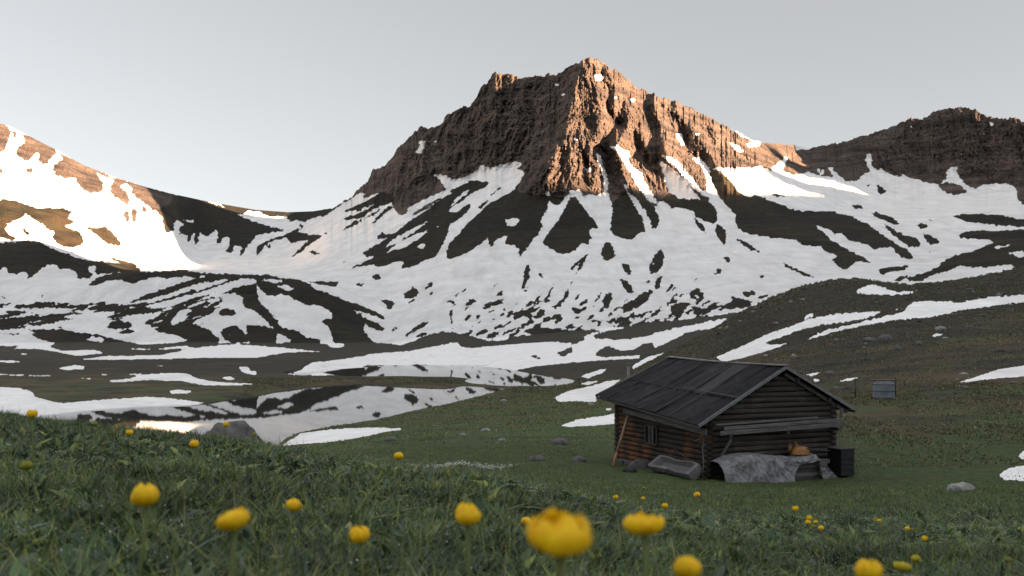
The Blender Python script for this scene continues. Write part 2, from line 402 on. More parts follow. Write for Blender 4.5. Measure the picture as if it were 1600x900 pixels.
W("18,510 50,505 95,505 115,512 90,515 50,515"); W("132,532 145,525 165,530 160,535"); D("0,463 11,464 4,468"); D("62,462 70,461 66,465")
rr = random.Random(9)
for i in range(130):                     # melt stripes along the foot of the hill
    x = rr.uniform(-40, 330); y = 472 + rr.random() * 42; L_ = rr.uniform(8, 42); hh = rr.uniform(.7, 2.4); sl = -0.10 - 0.25 * max(0, (x - 120) / 200)
    fill(S, P(f"{x-L_},{y-sl*L_} {x},{y-hh} {x+L_},{y+sl*L_} {x+2},{y+hh}"), 0.0 if rr.random() < .55 else 1.0)
# valley floor
D("""-250,545 0,540 200,542 345,536 430,536 500,537 600,536 625,539 640,536 665,525 690,518 712,520 735,525 760,532 785,533 800,527 860,520 905,515 925,518 970,512 1000,505 1060,500 1110,495 1200,480 1900,380
1900,780 -250,780""")
W("-250,520 0,522 15,523 50,523 60,530 90,537 75,540 95,548 150,547 165,552 120,556 90,550 60,545 15,545 40,540 0,541 -250,540")
W("118,562 170,556 250,555 300,545 330,540 370,538 400,540 440,543 505,550 522,553 500,551 470,550 440,552 400,559 330,559 250,561 180,562"); W("180,543 240,545 290,540 310,546 280,545 220,547"); W("-250,562 0,563 45,564 20,567 0,566 -250,566")
W("88,575 110,572 115,570 135,572 130,577 100,578"); W("30,552 55,553 35,555"); W("-250,583 0,584 50,586 110,587 60,588 0,586 -250,586"); W("232,571 270,571 250,573")
W("155,596 200,592 225,585 260,583 290,583 310,592 340,597 405,600 370,602 320,602 280,595 230,594 190,597"); W("265,610 280,609 305,611 290,615 268,615"); W("152,584 180,585 165,587"); W("195,585 225,583 215,587")
W("372,573 385,573 395,580 420,577 420,583 400,586 380,583"); W("345,590 360,588 370,593 355,594"); W("118,590 150,591 140,593")
W("-250,600 0,605 30,606 50,612 55,620 80,627 100,630 150,625 200,622 230,620 255,621 320,629 290,638 250,641 200,645 150,650 100,656 60,662 20,665 0,665 -250,665")
W("503,540 535,536 542,542 520,543"); W("432,520 445,525 457,535 432,536"); W("452,558 467,558 465,560")
W("""445,585 470,578 485,567 520,563 545,557 590,552 640,549 680,540 715,535 722,542 740,544 770,541 800,538 850,534 900,537 920,528 960,530 985,530 1010,525 1050,520 1110,505 1120,510 1100,518 1060,527 1020,545 1000,556 1000,560 940,563 890,567 840,572 800,580
760,582 640,582 590,582 560,584 500,587""")
W("905,528 925,526 945,518 960,515 1000,508 960,512 930,519"); W("1010,522 1060,512 1150,494 1185,484 1160,498 1110,512 1060,524")
D("928,555 940,545 950,540 960,545 968,548 990,547 1005,537 1020,535 1022,540 1018,550 1000,555 980,556 960,557 945,559"); D("870,552 885,545 895,541 893,550 880,558"); D("823,553 840,556 850,562 835,560"); D("1068,520 1100,515 1120,520 1090,526 1070,530")
D("562,573 575,570 597,572 585,575"); D("625,573 650,569 685,572 660,575"); D("890,567 897,565 903,567")
D("400,560 440,553 470,550.5 500,551 522,554 560,552 590,547 570,556 530,562 490,565 470,575 445,585 420,586 400,587")
W("445,693 470,677 500,673 540,669 590,668 640,670 600,675 580,680 560,684 520,690 480,693 440,697")
W("865,622 885,612 900,608 925,603 950,595 972,593 955,605 935,617 930,628 895,627 875,628"); W("875,665 905,655 940,650 965,645 985,640 985,660 930,665 890,667"); W("905,588 930,580 952,574 940,583 920,591"); W("905,600 920,596 938,595 920,602"); W("942,640 958,636 952,641")
# grassy slope on the right
D("980,592 1000,575 1050,546 1100,521 1150,491 1200,466 1250,447 1300,436 1345,434 1370,439 1420,444 1480,439 1530,431 1600,417 1850,370 1850,780 980,780")
W("1335,457 1345,450 1362,444 1375,447 1390,453 1405,456 1440,454 1415,460 1390,461 1360,460"); W("985,574 1010,558 1045,549 1030,556 1010,566 990,577")
W("1118,558 1150,545 1200,522 1240,508 1270,497 1310,490 1380,486 1360,495 1330,502 1290,507 1260,513 1220,527 1190,537 1215,538 1240,534 1200,548 1165,558 1130,566")
W("1255,533 1290,516 1330,507 1380,495 1410,488 1420,478 1425,472 1450,470 1500,472 1550,464 1600,460 1850,440 1850,450 1600,472 1560,477 1500,485 1450,496 1400,500 1350,508 1300,520")
W("1257,494 1270,489 1272,493 1258,500"); W("1396,484 1405,480 1403,485")
W("1480,600 1500,597 1530,587 1560,577 1600,571 1850,540 1850,560 1600,588 1550,592 1510,597"); W("1256,586 1275,582 1288,580 1270,588"); W("1268,591 1283,593 1275,597"); W("1308,596 1325,591 1343,589 1330,595")
W("1560,742 1575,732 1600,727 1700,722 1700,750 1600,752 1570,750"); W("1588,712 1600,705 1650,703 1650,715 1600,719"); W("1474,601 1484,598 1482,601"); W("1450,524 1465,521 1478,521 1462,526")

# ragged, wind and melt drawn edges
gx, gy = np.meshgrid(np.arange(RW) + RX0 + .5, np.arange(RH) + .5)
def box(a, r):
    for ax in (0, 1):
        n = a.shape[ax]; c = np.cumsum(np.concatenate([np.repeat(np.take(a, [0], ax), r + 1, ax), a, np.repeat(np.take(a, [n - 1], ax), r, ax)], ax), ax, dtype=np.float64)
        a = (np.take(c, np.arange(2 * r + 1, 2 * r + 1 + n), ax) - np.take(c, np.arange(0, n), ax)) / (2 * r + 1)
    return a.astype(np.float32)
def streak(ang, la, lb, seed):
    c, s_ = math.cos(ang), math.sin(ang)
    return fbm((gx * c + gy * s_) / la, (-gx * s_ + gy * c) / lb, 3, seed)
def zone(x0, x1, y0, y1, m=30):
    f = lambda v, a, b: np.clip((v - a) / m, 0, 1) * np.clip((b - v) / m, 0, 1)
    return f(gx, x0, x1) * f(gy, y0, y1)
z1 = zone(380, 850, 270, 440); z2 = zone(560, 1150, 395, 545); z3 = zone(-60, 560, 425, 560)
LK_ = [None]; LKW_ = [None]
def sample(ras, x, y):
    if ras is not LK_[0] and ras is not LKW_[0]: x = np.where(x < -20, -40 - x, np.where(x > 1620, 3240 - x, x))   # beyond the picture the cover goes on in the same kind
    u = np.clip(x - RX0 - .5, 0, RW - 1.001); v = np.clip(y - .5, 0, RH - 1.001)
    i = u.astype(int); j = v.astype(int); fu = u - i; fv = v - j
    return (ras[j, i] * (1 - fu) + ras[j, i + 1] * fu) * (1 - fv) + (ras[j + 1, i] * (1 - fu) + ras[j + 1, i + 1] * fu) * fv
amw = np.clip((gy - 60) / 200, .6, 1)
qx = gx + 5.0 * fbm(gx / 5.5, gy / 4.5, 3, 101, .65); qy = gy + 4.2 * amw * (1 - .72 * np.clip((gy - 515) / 30, 0, 1)) * fbm(gx / 6.5, gy / 4.2, 3, 102, .65)
S = sample(blur(S, 1), qx, qy); RK = sample(RK, qx, qy)
S = 0.7 * S + 0.3 * box(box(S, 2), 2)
S = S + z1 * 0.42 * streak(math.atan2(-0.60, 1), 60, 3.0, 3) + z2 * 0.30 * streak(math.atan2(-0.5, 1), 22, 3.5, 4) + z3 * 0.36 * streak(-0.16, 50, 3.5, 8)
S = (S + (0.34 * fbm(gx / 4.2, gy / 3.0, 3, 21, .6) + .10 * fbm(gx / 14, gy / 9, 2, 22)) * (1 - z1 * .5)).astype(np.float32)
RKW = box(box(RK, 12), 12)
RK = blur(RK, 2)

LK = np.zeros((RH, RW), np.float32)    # 1 = water of the tarn
for s in ["440,585 500,580 540,576 590,573 640,572 760,573.5 790,577 850,588 885,592 915,594 905,598 880,603 830,605 780,603 735,599 725,595 735,591 700,589 600,588 540,588 495,584 480,589 450,588",
          "310,632 400,618 430,612 500,603 560,601 640,605 690,607 728,603 760,606 800,608 790,611 760,617 740,623 700,633 640,645 580,660 520,671 470,680 440,690 420,720 0,740 -250,720 -250,655 60,650 130,642 220,635"]:
    fill(LK, P(s), 1.0)
for _ in range(2):
    c_ = np.cumsum(np.pad(LK, ((0, 0), (9, 8)), mode='edge'), 1, dtype=np.float64); LK = ((c_[:, 17:] - np.concatenate([np.zeros((RH, 1)), c_[:, :-17]], 1)[:, :c_.shape[1] - 17]) / 17)[:, :RW]
LK = box(LK.astype(np.float32), 1); LK_[0] = LK; LKW = box(box(LK, 6), 6); LKW_[0] = LKW

# ------------------------------------------------------------------ shape of the land
FAR = 5.0                                # the land beyond the tarn is laid out in fifths of its real distance
LAKE = -9.0
xs = np.concatenate([np.arange(-1100, -240, 14.0), np.arange(-240, -20, 5.0), np.arange(-20, 1620, 1.45), np.arange(1620, 1840, 5.0), np.arange(1840, 2600, 14.0)])
ROWS = []                                # (depth, xs, z)
def row_z(d, x, z): ROWS.append((d, pchip(x, z, xs)))
def row_y(d, s):
    p = P(s); ROWS.append((d, (H0 - pchip(p[:, 0], p[:, 1], xs)) * d / F))
X0 = [-300, 0, 150, 300, 450, 560, 700, 850, 1000, 1150, 1250, 1400, 1600, 1900]
row_z(0.3, X0, [-.5] * 14)
row_z(1.5, X0, [-.54, -.54, -.54, -.54, -.54, -.55, -.56, -.57, -.58, -.6, -.6, -.6, -.6, -.6])
row_z(3, X0, [-.60, -.60, -.61, -.63, -.65, -.66, -.68, -.73, -.80, -.85, -.86, -.86, -.84, -.8])
row_z(6, X0, [-.68, -.68, -.71, -.76, -.80, -.84, -.86, -.98, -1.12, -1.2, -1.22, -1.22, -1.2, -1.15])
row_z(10, X0, [-.75, -.80, -.90, -1.0, -1.14, -1.32, -1.45, -1.6, -1.75, -1.82, -1.82, -1.8, -1.75, -1.7])
row_z(20, X0, [-1.7, -1.8, -2.1, -2.5, -2.75, -2.8, -2.85, -2.9, -3.05, -3.1, -3.1, -3.05, -3.0, -2.9])
row_z(37, X0, [-4.8, -4.8, -4.9, -5, -4.95, -4.85, -4.7, -4.75, -5.05, -5.15, -5.15, -5.1, -5.0, -4.9])
row_z(55, X0, [-7.2, -7.2, -7.2, -7.1, -6.5, -6.0, -5.65, -5.55, -5.65, -5.3, -5.1, -4.9, -4.6, -4.2])
row_z(80, X0, [-8.9, -8.9, -8.9, -8.9, -8.5, -7.6, -7.0, -6.8, -6.4, -4.8, -4.0, -3.0, -2.2, -1.0])
row_z(120, X0, [-8.7, -8.7, -8.7, -8.7, -8.7, -8.7, -8.6, -8.3, -6.5, -3.2, -1.2, .6, 1.8, 4])
row_z(160, X0, [-8.5, -8.5, -8.5, -8.5, -8.5, -8.5, -8.5, -8.5, -6.2, 1.3, 5.2, 6.1, 7.5, 11])
C210 = P("-300,597 700,597.5 850,597.7 900,597 950,596 980,590 1000,575 1050,547 1100,522 1150,492 1200,467 1250,448 1300,437 1345,435 1370,439 1420,444 1480,440 1530,432 1600,418 1900,370")
row_y(210, "-300,595 700,597.5 850,597.7 900,597 950,596 980,590 1000,575 1050,547 1100,522 1150,492 1200,467 1250,448 1300,437 1345,435 1370,439 1420,444 1480,440 1530,432 1600,418 1900,370")
row_y(260, "-300,583 450,585 700,585 850,585 950,590 980,588 1000,580 1050,556 1100,532 1150,503 1200,478 1250,459 1300,448 1370,450 1480,451 1600,430 1900,385")
row_y(300, "-300,575 0,575 450,577 700,579 850,579 950,575 1000,570 1050,562 1100,545 1150,515 1200,490 1300,460 1600,440 1900,395")
row_y(375, "-300,562 0,562 250,560 440,563 560,570 640,571.5 760,572 850,571 950,562 1050,548 1150,520 1200,500 1300,470 1600,440 1900,395")
row_y(480, "-300,533 0,536 250,534 450,536 600,536 650,528 700,518 760,528 800,525 900,517 1000,506 1100,494 1200,480 1300,465 1400,455 1600,430 1900,390")
row_y(550, "-300,490 0,495 130,490 300,475 420,478 520,490 600,517 650,510 700,500 800,497 900,490 1000,480 1100,470 1200,455 1400,440 1600,418 1900,380")
row_y(620, "-300,445 0,447 100,443 150,437 200,428 250,424 300,422 420,431 480,438 520,446 560,465 600,487 650,484 700,470 800,462 900,456 1000,450 1100,442 1200,430 1400,420 1600,400 1900,370")
row_y(700, "-300,412 0,412 100,422 150,437 200,436 300,432 420,440 520,452 600,462 650,455 700,440 800,432 900,428 1000,425 1100,420 1200,408 1400,402 1600,385 1900,360")
row_y(800, "-300,380 0,378 50,375 100,391 150,409 200,423 300,428 420,432 520,430 600,425 650,415 700,402 800,393 900,388 1000,386 1100,382 1200,374 1300,375 1400,375 1600,362 1900,345")
row_y(880, "-300,388 0,388 50,386 100,402 150,418 200,427 300,428 420,428 520,415 600,400 650,390 700,372 800,362 900,358 1000,357 1100,355 1200,347 1300,352 1400,355 1600,345 1900,330")
DK = np.array([r[0] for r in ROWS]); ZK = np.array([r[1] for r in ROWS])

d_mead = np.exp(np.linspace(math.log(0.3), math.log(55), 330))
d_val = 1 / np.linspace(1 / 55, 1 / 480, 430)
d_hill = np.linspace(480, 880, 230)
d_all = np.concatenate([d_mead, d_val[1:], d_hill[1:]])
Z = pchip(np.log(DK), ZK, np.log(d_all))
DD = np.repeat(d_all[:, None], len(xs), 1)
XP = np.repeat(xs[None, :], len(d_all), 0)
XX = (XP - CX) / F * DD
fade = lambda v, a, b: np.clip((v - a) / (b - a), 0, 1)
# hummocks and cattle steps
Z += 0.035 * fbm(XX / .9, DD / .9, 3, 31) * fade(DD, .8, 3) * (1 - fade(DD, 40, 70))
Z += (0.10 * fbm(XX / 3.2, DD / 2.2, 3, 32) * fade(DD, 4, 16) + 0.16 * fbm(XX / 9, DD / 5, 4, 33) * fade(DD, 16, 45)) * (1 - fade(DD, 160, 260))
right = fade(XP, 950, 1150)
Z += right * (0.55 * fbm(XX / 14, DD / 8, 4, 34)) * fade(DD, 60, 110) * (1 - fade(DD, 250, 330))
Z += 0.5 * fbm(XX / 22, DD / 22, 4, 35) * fade(DD, 215, 300) * (1 - fade(DD, 420, 520)) * (1 - right)
Z += (2.2 * fbm(XX / 60, DD / 60, 4, 36) + .8 * fbm(XX / 14, DD / 14, 3, 37)) * fade(DD, 480, 600)
# tarn basin
YL = H0 - LAKE * F / DD
inl = sample(LK, XP, np.minimum(YL, RH - 2)) * (DD > 60)
shore = (DD > 70) & (DD < 420)
inw = sample(LKW, XP, np.minimum(YL, RH - 2))
tgt = LAKE + np.where(inl < .5, (.5 - inl) * .5 + .02, (.5 - inl) * 2.4 - .02)
Z = np.where(shore & (inl < .5), np.maximum(Z, tgt + 0.05 * (1 - 2 * inl) * fbm(XX / 3, DD / 3, 2, 38)), Z)
Z = np.where(shore & (inl < .5), np.minimum(Z, np.maximum(tgt, LAKE + .03 + 3.2 * np.maximum(0, .5 - inw) + 800 * np.maximum(0, .3 - inw) ** 2 + np.where(inw < 1e-3, 1e6, 0))), Z)
Z = np.where(inl >= .5, np.minimum(Z, tgt), Z)
YP = H0 - Z * F / DD

# mountains above depth 880
MT = {-290: "300,1050 220,1200 150,1330", 0: "330,1010 260,1190 193,1350", 130: "350,1050 300,1230 258,1390", 240: "400,1000 350,1230 300,1440", 275: "404,1060 350,1330 302,1500", 320: "414,1130 400,1270 360,1480 313,1620", 450: "415,1080 400,1280 360,1500 331,1680",
      520: "385,1010 355,1240 325,1500", 600: "370,980 330,1160 258,1420", 650: "350,1000 300,1200 204,1400", 750: "330,970 270,1160 200,1270 134,1345", 820: "340,920 290,1060 200,1200 120,1310", 870: "335,910 300,990 260,1050 200,1150 116,1260",
      890: "335,915 300,985 260,1040 200,1120 102,1235", 915: "335,925 290,1015 200,1120 90,1225", 1000: "330,940 290,1035 200,1170 136,1275", 1100: "330,950 290,1070 230,1210 178,1310", 1180: "320,950 280,1130 245,1290 219,1380",
      1260: "315,1000 270,1400 250,1530 231,1600", 1400: "340,930 310,1250 270,1440 196,1560", 1500: "335,920 310,1190 270,1360 167,1480", 1600: "330,910 310,1120 290,1240 190,1370", 1890: "310,920 290,1000 250,1080 120,1200"}
NS = 430
sg = np.linspace(0, 1, NS)
y880 = YP[-1]
yc = np.interp(xs, CREST[:, 0], CREST[:, 1])
rocky = np.clip(np.interp(xs, [500, 545, 1150, 1200, 1265, 1300, 1900], [0, 1, 1, .25, .25, 1, 1]), 0, 1)
yc = yc + rocky * (6.0 * fbm(xs / 13, xs * 0, 4, 41, .65) + 2.6 * ridged(xs / 7.0, xs * 0 + 3, 3, 42, .6) - 1 + 2.5 * np.round(2.2 * fbm(xs / 17 + 5, xs * 0, 2, 43)))
ck = np.array(sorted(MT)); dk = []
for x in ck:
    p = P(MT[x]); yb = np.interp(x, xs, y880); yt = np.interp(x, CREST[:, 0], CREST[:, 1])
    ss = np.concatenate([[0], (yb - p[:, 1 - 1]) / (yb - yt)]); ss[-1] = 1
    dk.append(pchip(ss, np.concatenate([[880], p[:, 1]]), np.linspace(0, 1, 25)))
dsx = pchip(ck.astype(float), np.array(dk), xs)                     # [cols, 25]
MD = pchip(np.linspace(0, 1, 25), dsx.T, sg)                        # [NS, cols]
MY = y880[None] + (yc - y880)[None] * sg[:, None]
MX = np.repeat(xs[None], NS, 0)
rk = sample(RKW, MX, MY); sn = sample(S, MX, MY)
def seg_dist(px, py, line):
    """signed distance to a rib line (positive on its right) and 0..1 along it"""
    best = np.full(px.shape, 1e9); sgn = np.zeros(px.shape)
    for (ax, ay), (bx, by) in zip(line[:-1], line[1:]):
        t = np.clip(((px - ax) * (bx - ax) + (py - ay) * (by - ay)) / ((bx - ax) ** 2 + (by - ay) ** 2), 0, 1)
        qx, qy = ax + t * (bx - ax), ay + t * (by - ay)
        dd = np.hypot(px - qx, py - qy)
        m = dd < best
        best = np.where(m, dd, best); sgn = np.where(m, np.sign(px - qx + (py - qy) * 1e-3), sgn)
    return best, sgn
ENV = (lambda q: q * q * (3 - 2 * q))(np.clip(sg / .35, 0, 1))[:, None]
for line, A, wl, wr in [("912,92 905,120 896,150 888,180 884,215 872,235 850,265 820,303 800,330", 42, 40, 55),
                        ("945,150 930,180 915,215 905,260 895,300", 20, 22, 34),
                        ("962,225 968,250 978,280 995,310 1010,345", 38, 18, 30), ("985,165 980,200 962,230", 28, 12, 30), ("950,110 962,140 958,168", 22, 10, 26), ("938,185 930,212 921,245", 18, 9, 20), ("1115,200 1130,225 1142,252", 20, 10, 24), ("1000,205 1014,238", 18, 9, 20),
                        ("1040,235 1050,255 1075,280 1100,305 1115,340", 40, 26, 36), ("1022,160 1032,200 1040,235", 32, 14, 30),
                        ("1085,200 1100,225 1112,245 1135,290", 32, 14, 28), ("1055,170 1075,200 1088,232", 24, 11, 24),
                        ("870,230 860,262 848,300", 14, 16, 18), ("935,250 930,275 922,305", 12, 14, 16), ("895,302 893,340 890,395", 12, 30, 34)]:
    bd, sg_ = seg_dist(MX, MY, P(line))
    MD -= ENV * A * np.where(sg_ > 0, np.clip(1 - bd / wr, 0, 1), np.clip(1 - bd / wl, 0, 1))
wx = MX + 14 * fbm(MX / 60, MY / 60, 2, 51); 
envl = np.sin(np.pi * np.clip(sg, 0, 1))[:, None] ** .5 * 0.45 + 0.55
lean = (MY - 100) * 0.25 * np.sign(MX - 905)
side = .68 + .32 * np.clip((900 - MX) / 60, 0, 1) * np.clip((MX - 400) / 60, 0, 1)
und = 17 * ridged((wx - lean) / 46, MY / 150, 3, 52) + 19 * ridged((wx - lean) / 17, MY / 52, 5, 53, .62) + 6.0 * ridged(wx / 6.5, MY / 12, 3, 54, .6) + 5 * np.maximum(0, fbm(wx / 11 - MY / 30, MY / 13, 3, 57, .6)) + 5.5 * fbm(wx / 2.7, MY / 3.4, 2, 58)
soft = 10 * fbm(wx / 60, MY / 60, 3, 55) + 1.2 * fbm((wx - lean) / 12, MY / 40, 3, 56)
amp = np.clip(rk * 1.15 + (1 - sn) * .12, 0, 1) * side
lit_left = 1 - .55 * fade(-MX, -480, -300)
MD = MD - (und * amp * lit_left + soft * (1 - amp * .5)) * envl * (lambda q: q * q * (3 - 2 * q))(np.clip(sg / .35, 0, 1))[:, None] * 1.1
MXX = (MX - CX) / F * MD; MZ = (H0 - MY) / F * MD
# far side of the crest
BK = []
for dd_, dz in ((25, 16), (90, 70), (260, 230), (600, 480)):
    b_d = MD[-1] + dd_; BK.append(np.stack([(xs - CX) / F * b_d, b_d, MZ[-1] - dz], -1))
MP = np.concatenate([np.stack([MXX, MD, MZ], -1), np.array(BK)], 0) * FAR
MYe = np.concatenate([MY, np.repeat(MY[-1:], 4, 0)], 0); MXe = np.concatenate([MX, np.repeat(MX[-1:], 4, 0)], 0)

def grid_quads(nr, nc):
    i = np.arange(nr * nc).reshape(nr, nc)
    return np.stack([i[:-1, :-1], i[:-1, 1:], i[1:, 1:], i[1:, :-1]], -1).reshape(-1, 4)

def land(name, pts, px, py, green, mat, extra_snow=0):
    nr, nc = pts.shape[:2]
    me = raw_mesh(name, pts.reshape(-1, 3), grid_quads(nr, nc))
    sn_ = sample(S, px, np.minimum(py, RH - 2))
    if name == "meadow": sn_ = np.where((px > 1500) & (px < 1720), sn_, 0)
    fattr(me, "snow", sn_)
    fattr(me, "rock", sample(RK, px, np.minimum(py, RH - 2)))
    fattr(me, "green", green)
    if name.startswith("mountain"):            # broken rock stays faceted, snow and turf are smooth
        rq = sample(RK, px, np.minimum(py, RH - 2)); me.polygons.foreach_set("use_smooth", ((rq[:-1, :-1] + rq[1:, 1:]) < 1.0).ravel())
    o = link(name, me, mat); o['kind'] = 'structure'
    return o
# ------------------------------------------------------------------ land material
def land_mat(name, k):
    near = k > .1
    m, t, b = new_mat(name)
    pos = N(t, "ShaderNodeNewGeometry").outputs['Position']
    at_ = {k: N(t, "ShaderNodeAttribute", attribute_name=k).outputs['Fac'] for k in ("snow", "rock", "green")}
    n1 = noise(t, pos, 0.35 * k, 6, .6); n2 = noise(t, pos, 2.2 * k, 5, .65); n3 = noise(t, pos, 9 * k, 4, .6)
    strk = noise(t, scaled(t, pos, (0.25 * k, 0.7 * k, 2.5 * k)), 1.0, 4, .6)
    brown = mixc(t, mapr(t, n1, .35, .65), (.058, .043, .027), (.098, .070, .042))
    dark = mixc(t, mapr(t, n2, .3, .7), (.013, .014, .014), (.040, .037, .030))
    grn = mixc(t, mapr(t, n2, .3, .7), (.040, .064, .028), (.088, .122, .044))
    veg = mixc(t, math_(t, 'MULTIPLY', mapr(t, n1, .40, .54), mapr(t, at_['green'], 0, .2, .12, 1)), dark, brown)
    gf = mapr(t, math_(t, 'ADD', at_["green"], math_(t, 'MULTIPLY', math_(t, 'SUBTRACT', strk, .5), 2.6)), .25, .85)
    veg = mixc(t, gf, veg, grn)
    veg = mixc(t, mapr(t, n3, .35, .75, 0, .45), veg, mixc(t, .5, dark, (.055, .058, .038)))
    q_ = 1 / FAR if not near else 1
    rs = noise(t, scaled(t, pos, (.02 * q_, .02 * q_, .09 * q_)), 1.0, 6, .65)
    r2 = noise(t, pos, .22 * q_, 5, .7)
    rock = mixc(t, mapr(t, rs, .35, .68), (.046, .040, .039), (.215, .166, .138))
    rock = mixc(t, mapr(t, r2, .46, .72, 0, .7), rock, (.046, .041, .041))
    rock = mixc(t, mapr(t, noise(t, pos, .7 * q_, 3, .6), .55, .75, 0, .6), rock, (.18, .145, .12))
    ground = mixc(t, mapr(t, at_["rock"], .4, .6), veg, rock)
    sv = noise(t, pos, .05 * q_ if not near else .4, 5, .6)
    sd = noise(t, scaled(t, pos, (.10 * q_, .02 * q_, .02 * q_)), 1.0, 4, .65)
    snowc = mixc(t, mapr(t, sv, .3, .7), (.70, .70, .715), (.88, .88, .88))
    snowc = mixc(t, mapr(t, sd, .47, .72, 0, .55), snowc, (.58, .565, .55))
    edge = math_(t, 'ADD', at_["snow"], math_(t, 'MULTIPLY', math_(t, 'SUBTRACT', noise(t, pos, 1.6 if near else .35 * q_, 4, .6), .5), .34))
    sf = mapr(t, edge, .47, .53)
    col = mixc(t, sf, ground, snowc)
    t.links.new(col, b.inputs['Base Color'])
    b.inputs['Roughness'].default_value = .9
    b.inputs['Specular IOR Level'].default_value = .12
    hgt = math_(t, 'MULTIPLY', math_(t, 'ADD', math_(t, 'MULTIPLY', n2, 1.0), math_(t, 'MULTIPLY', n3, .4)), mapr(t, sf, 0, 1, 1, .06))
    if not near:
        hgt = math_(t, 'MULTIPLY', math_(t, 'ADD', noise(t, pos, .35 * q_, 7, .68), math_(t, 'MULTIPLY', sv, .3)), mapr(t, sf, 0, 1, 1, .26))
    bump(t, b, hgt, 1.0, .3 if near else 8.0 * FAR)
    return m
M_NEAR = land_mat("meadow_ground", 1.0)
M_MID = land_mat("valley_ground", .28)
M_FAR = land_mat("mountain_ground", .06 / FAR)

nm, nv = len(d_mead), len(d_val)
i1, i2 = nm, nm + nv - 1
FAC = 1 + (FAR - 1) * (lambda q: q * q * (3 - 2 * q))(np.clip((DD - 378) / 102, 0, 1))
PT = np.stack([XX, DD, Z], -1) * FAC[..., None]
g = np.clip(1 - fade(DD, 45, 150) * .55, 0, 1) * np.ones_like(DD)
g = g - np.clip((XP - 1180) / 160, 0, 1) * fade(DD, 40, 56) * (.34 + .25 * fbm(XX / 9, DD / 4, 3, 64)) * (1 - fade(DD, 70, 110))
g = g - right * fade(DD, 48, 95) * .52 - fade(DD, 150, 260) * .12 + .22 * fbm(XX / 20, DD / 8, 3, 61) * fade(DD, 20, 50)
g = g - (.20 + .14 * (1 - right)) * fade(DD, 170, 280) + .08 * fbm(XX / 30, DD / 30, 3, 63) * fade(DD, 170, 280)
g = np.where(DD > 480, .05, g)
ter = {}
ter['meadow'] = land("meadow", PT[:i1], XP[:i1], YP[:i1], g[:i1], M_NEAR)
ter['valley'] = land("valley_floor", PT[i1 - 1:i2], XP[i1 - 1:i2], YP[i1 - 1:i2], g[i1 - 1:i2], M_MID)
ter['hills'] = land("hills", PT[i2 - 1:], XP[i2 - 1:], YP[i2 - 1:], g[i2 - 1:], M_FAR)
DRY = .2 * np.clip((300 - MXe) / 60, 0, 1) + .2 * np.clip((MXe - 800) / 40, 0, 1) * np.clip((1180 - MXe) / 40, 0, 1) * np.clip((322 - MYe) / 14, 0, 1)
a_, b_ = np.searchsorted(xs, 520), np.searchsorted(xs, 1262)
for nme, sl in (("mountain_left", slice(0, a_ + 1)), ("mountain_main", slice(a_, b_ + 1)), ("mountain_right", slice(b_, len(xs)))):
    land(nme, MP[:, sl], MXe[:, sl], MYe[:, sl], DRY[:, sl], M_FAR)

def gz(X, Y):
    """height of the meadow at a world position"""
    X = np.asarray(X, float); Y = np.asarray(Y, float)
    fr = np.interp(Y, d_all, np.arange(len(d_all))); fc = np.interp(CX + F * X / Y, xs, np.arange(len(xs)))
    i = np.clip(fr.astype(int), 0, len(d_all) - 2); j = np.clip(fc.astype(int), 0, len(xs) - 2)
    u, v = fr - i, fc - j
    return (Z[i, j] * (1 - v) + Z[i, j + 1] * v) * (1 - u) + (Z[i + 1, j] * (1 - v) + Z[i + 1, j + 1] * v) * u

# land behind and beside the camera, closing the valley; its eastern ridge keeps the low sun off the valley floor
nb = 46
bear0, bear1 = math.atan2(xs[-1] - CX, F), 2 * math.pi + math.atan2(xs[0] - CX, F)
bb = np.linspace(bear0, bear1, nb); rows = np.arange(0, len(d_all), 8)
wl_ = np.linspace(0, 1, nb); wl_ = wl_ * wl_ * (3 - 2 * wl_)
r0 = d_all[rows] * FAC[rows, 0] / math.cos(bear0); r1 = d_all[rows] * FAC[rows, 0] / math.cos(bear1)
rr_ = r0[:, None] * (1 - wl_) + r1[:, None] * wl_
zz_ = (Z[rows, -1][:, None] * (1 - wl_) + Z[rows, 0][:, None] * wl_) * FAC[rows, :1]
bp = np.stack([rr_ * np.sin(bb), rr_ * np.cos(bb), zz_], -1)
land("terrain", bp[:, ::1], np.full(zz_.shape, 1700.), np.full(zz_.shape, 700.), np.full(zz_.shape, .6), M_MID)
te = math.tan(R(SUN_EL))
# where the edge of its shadow falls: across the ribs, the snow bowl and just under the crest of the right hand mountain
edge = []
for ex, ey, ed in ((50, 372, 800), (115, 414, 890), (240, 424, 900), (835, 303, 985), (900, 302, 985), (1050, 305, 1020), (1110, 312, 1020), (1200, 318, 1100), (1290, 312, 1260), (1180, 262, 1250), (1275, 300, 1330), (1200, 224, 1400), (1330, 214, 1570), (1480, 170, 1490), (1600, 200, 1360)):
    v = at(ex, ey, ed); edge.append((v.y * sh[0] - v.x * sh[1], v.z, v.x * sh[0] + v.y * sh[1]))
edge.sort()
edge = [(-2600, 150, -450)] + [(edge[0][0] - 5, edge[0][1] + 30, edge[0][2])] + edge[1:] + [(2800, 420, 0)]
print([tuple(round(c) for c in e) for e in edge])
hq = np.array(edge, float)
qq = np.arange(-2600, 2600, 12.0); srow = np.array([760, 900, 1050, 1200, 1350, 1450, 1500, 1560, 1700, 1900, 2200, 2700.])
hh_ = pchip(hq[:, 0], hq[:, 1] + (1500 - hq[:, 2]) * te, qq) + 7 * fbm(qq / 45, qq * 0, 3, 71)
shape_ = np.interp(srow, [760, 1100, 1350, 1500, 1700, 2100, 2700], [0, .38, .74, 1, .8, .5, .1])
qg, sg2 = np.meshgrid(qq, srow)
hz = hh_[None] * shape_[:, None] + 16 * fbm(qg / 120, sg2 / 120, 4, 72) * (shape_ < .95)[:, None]
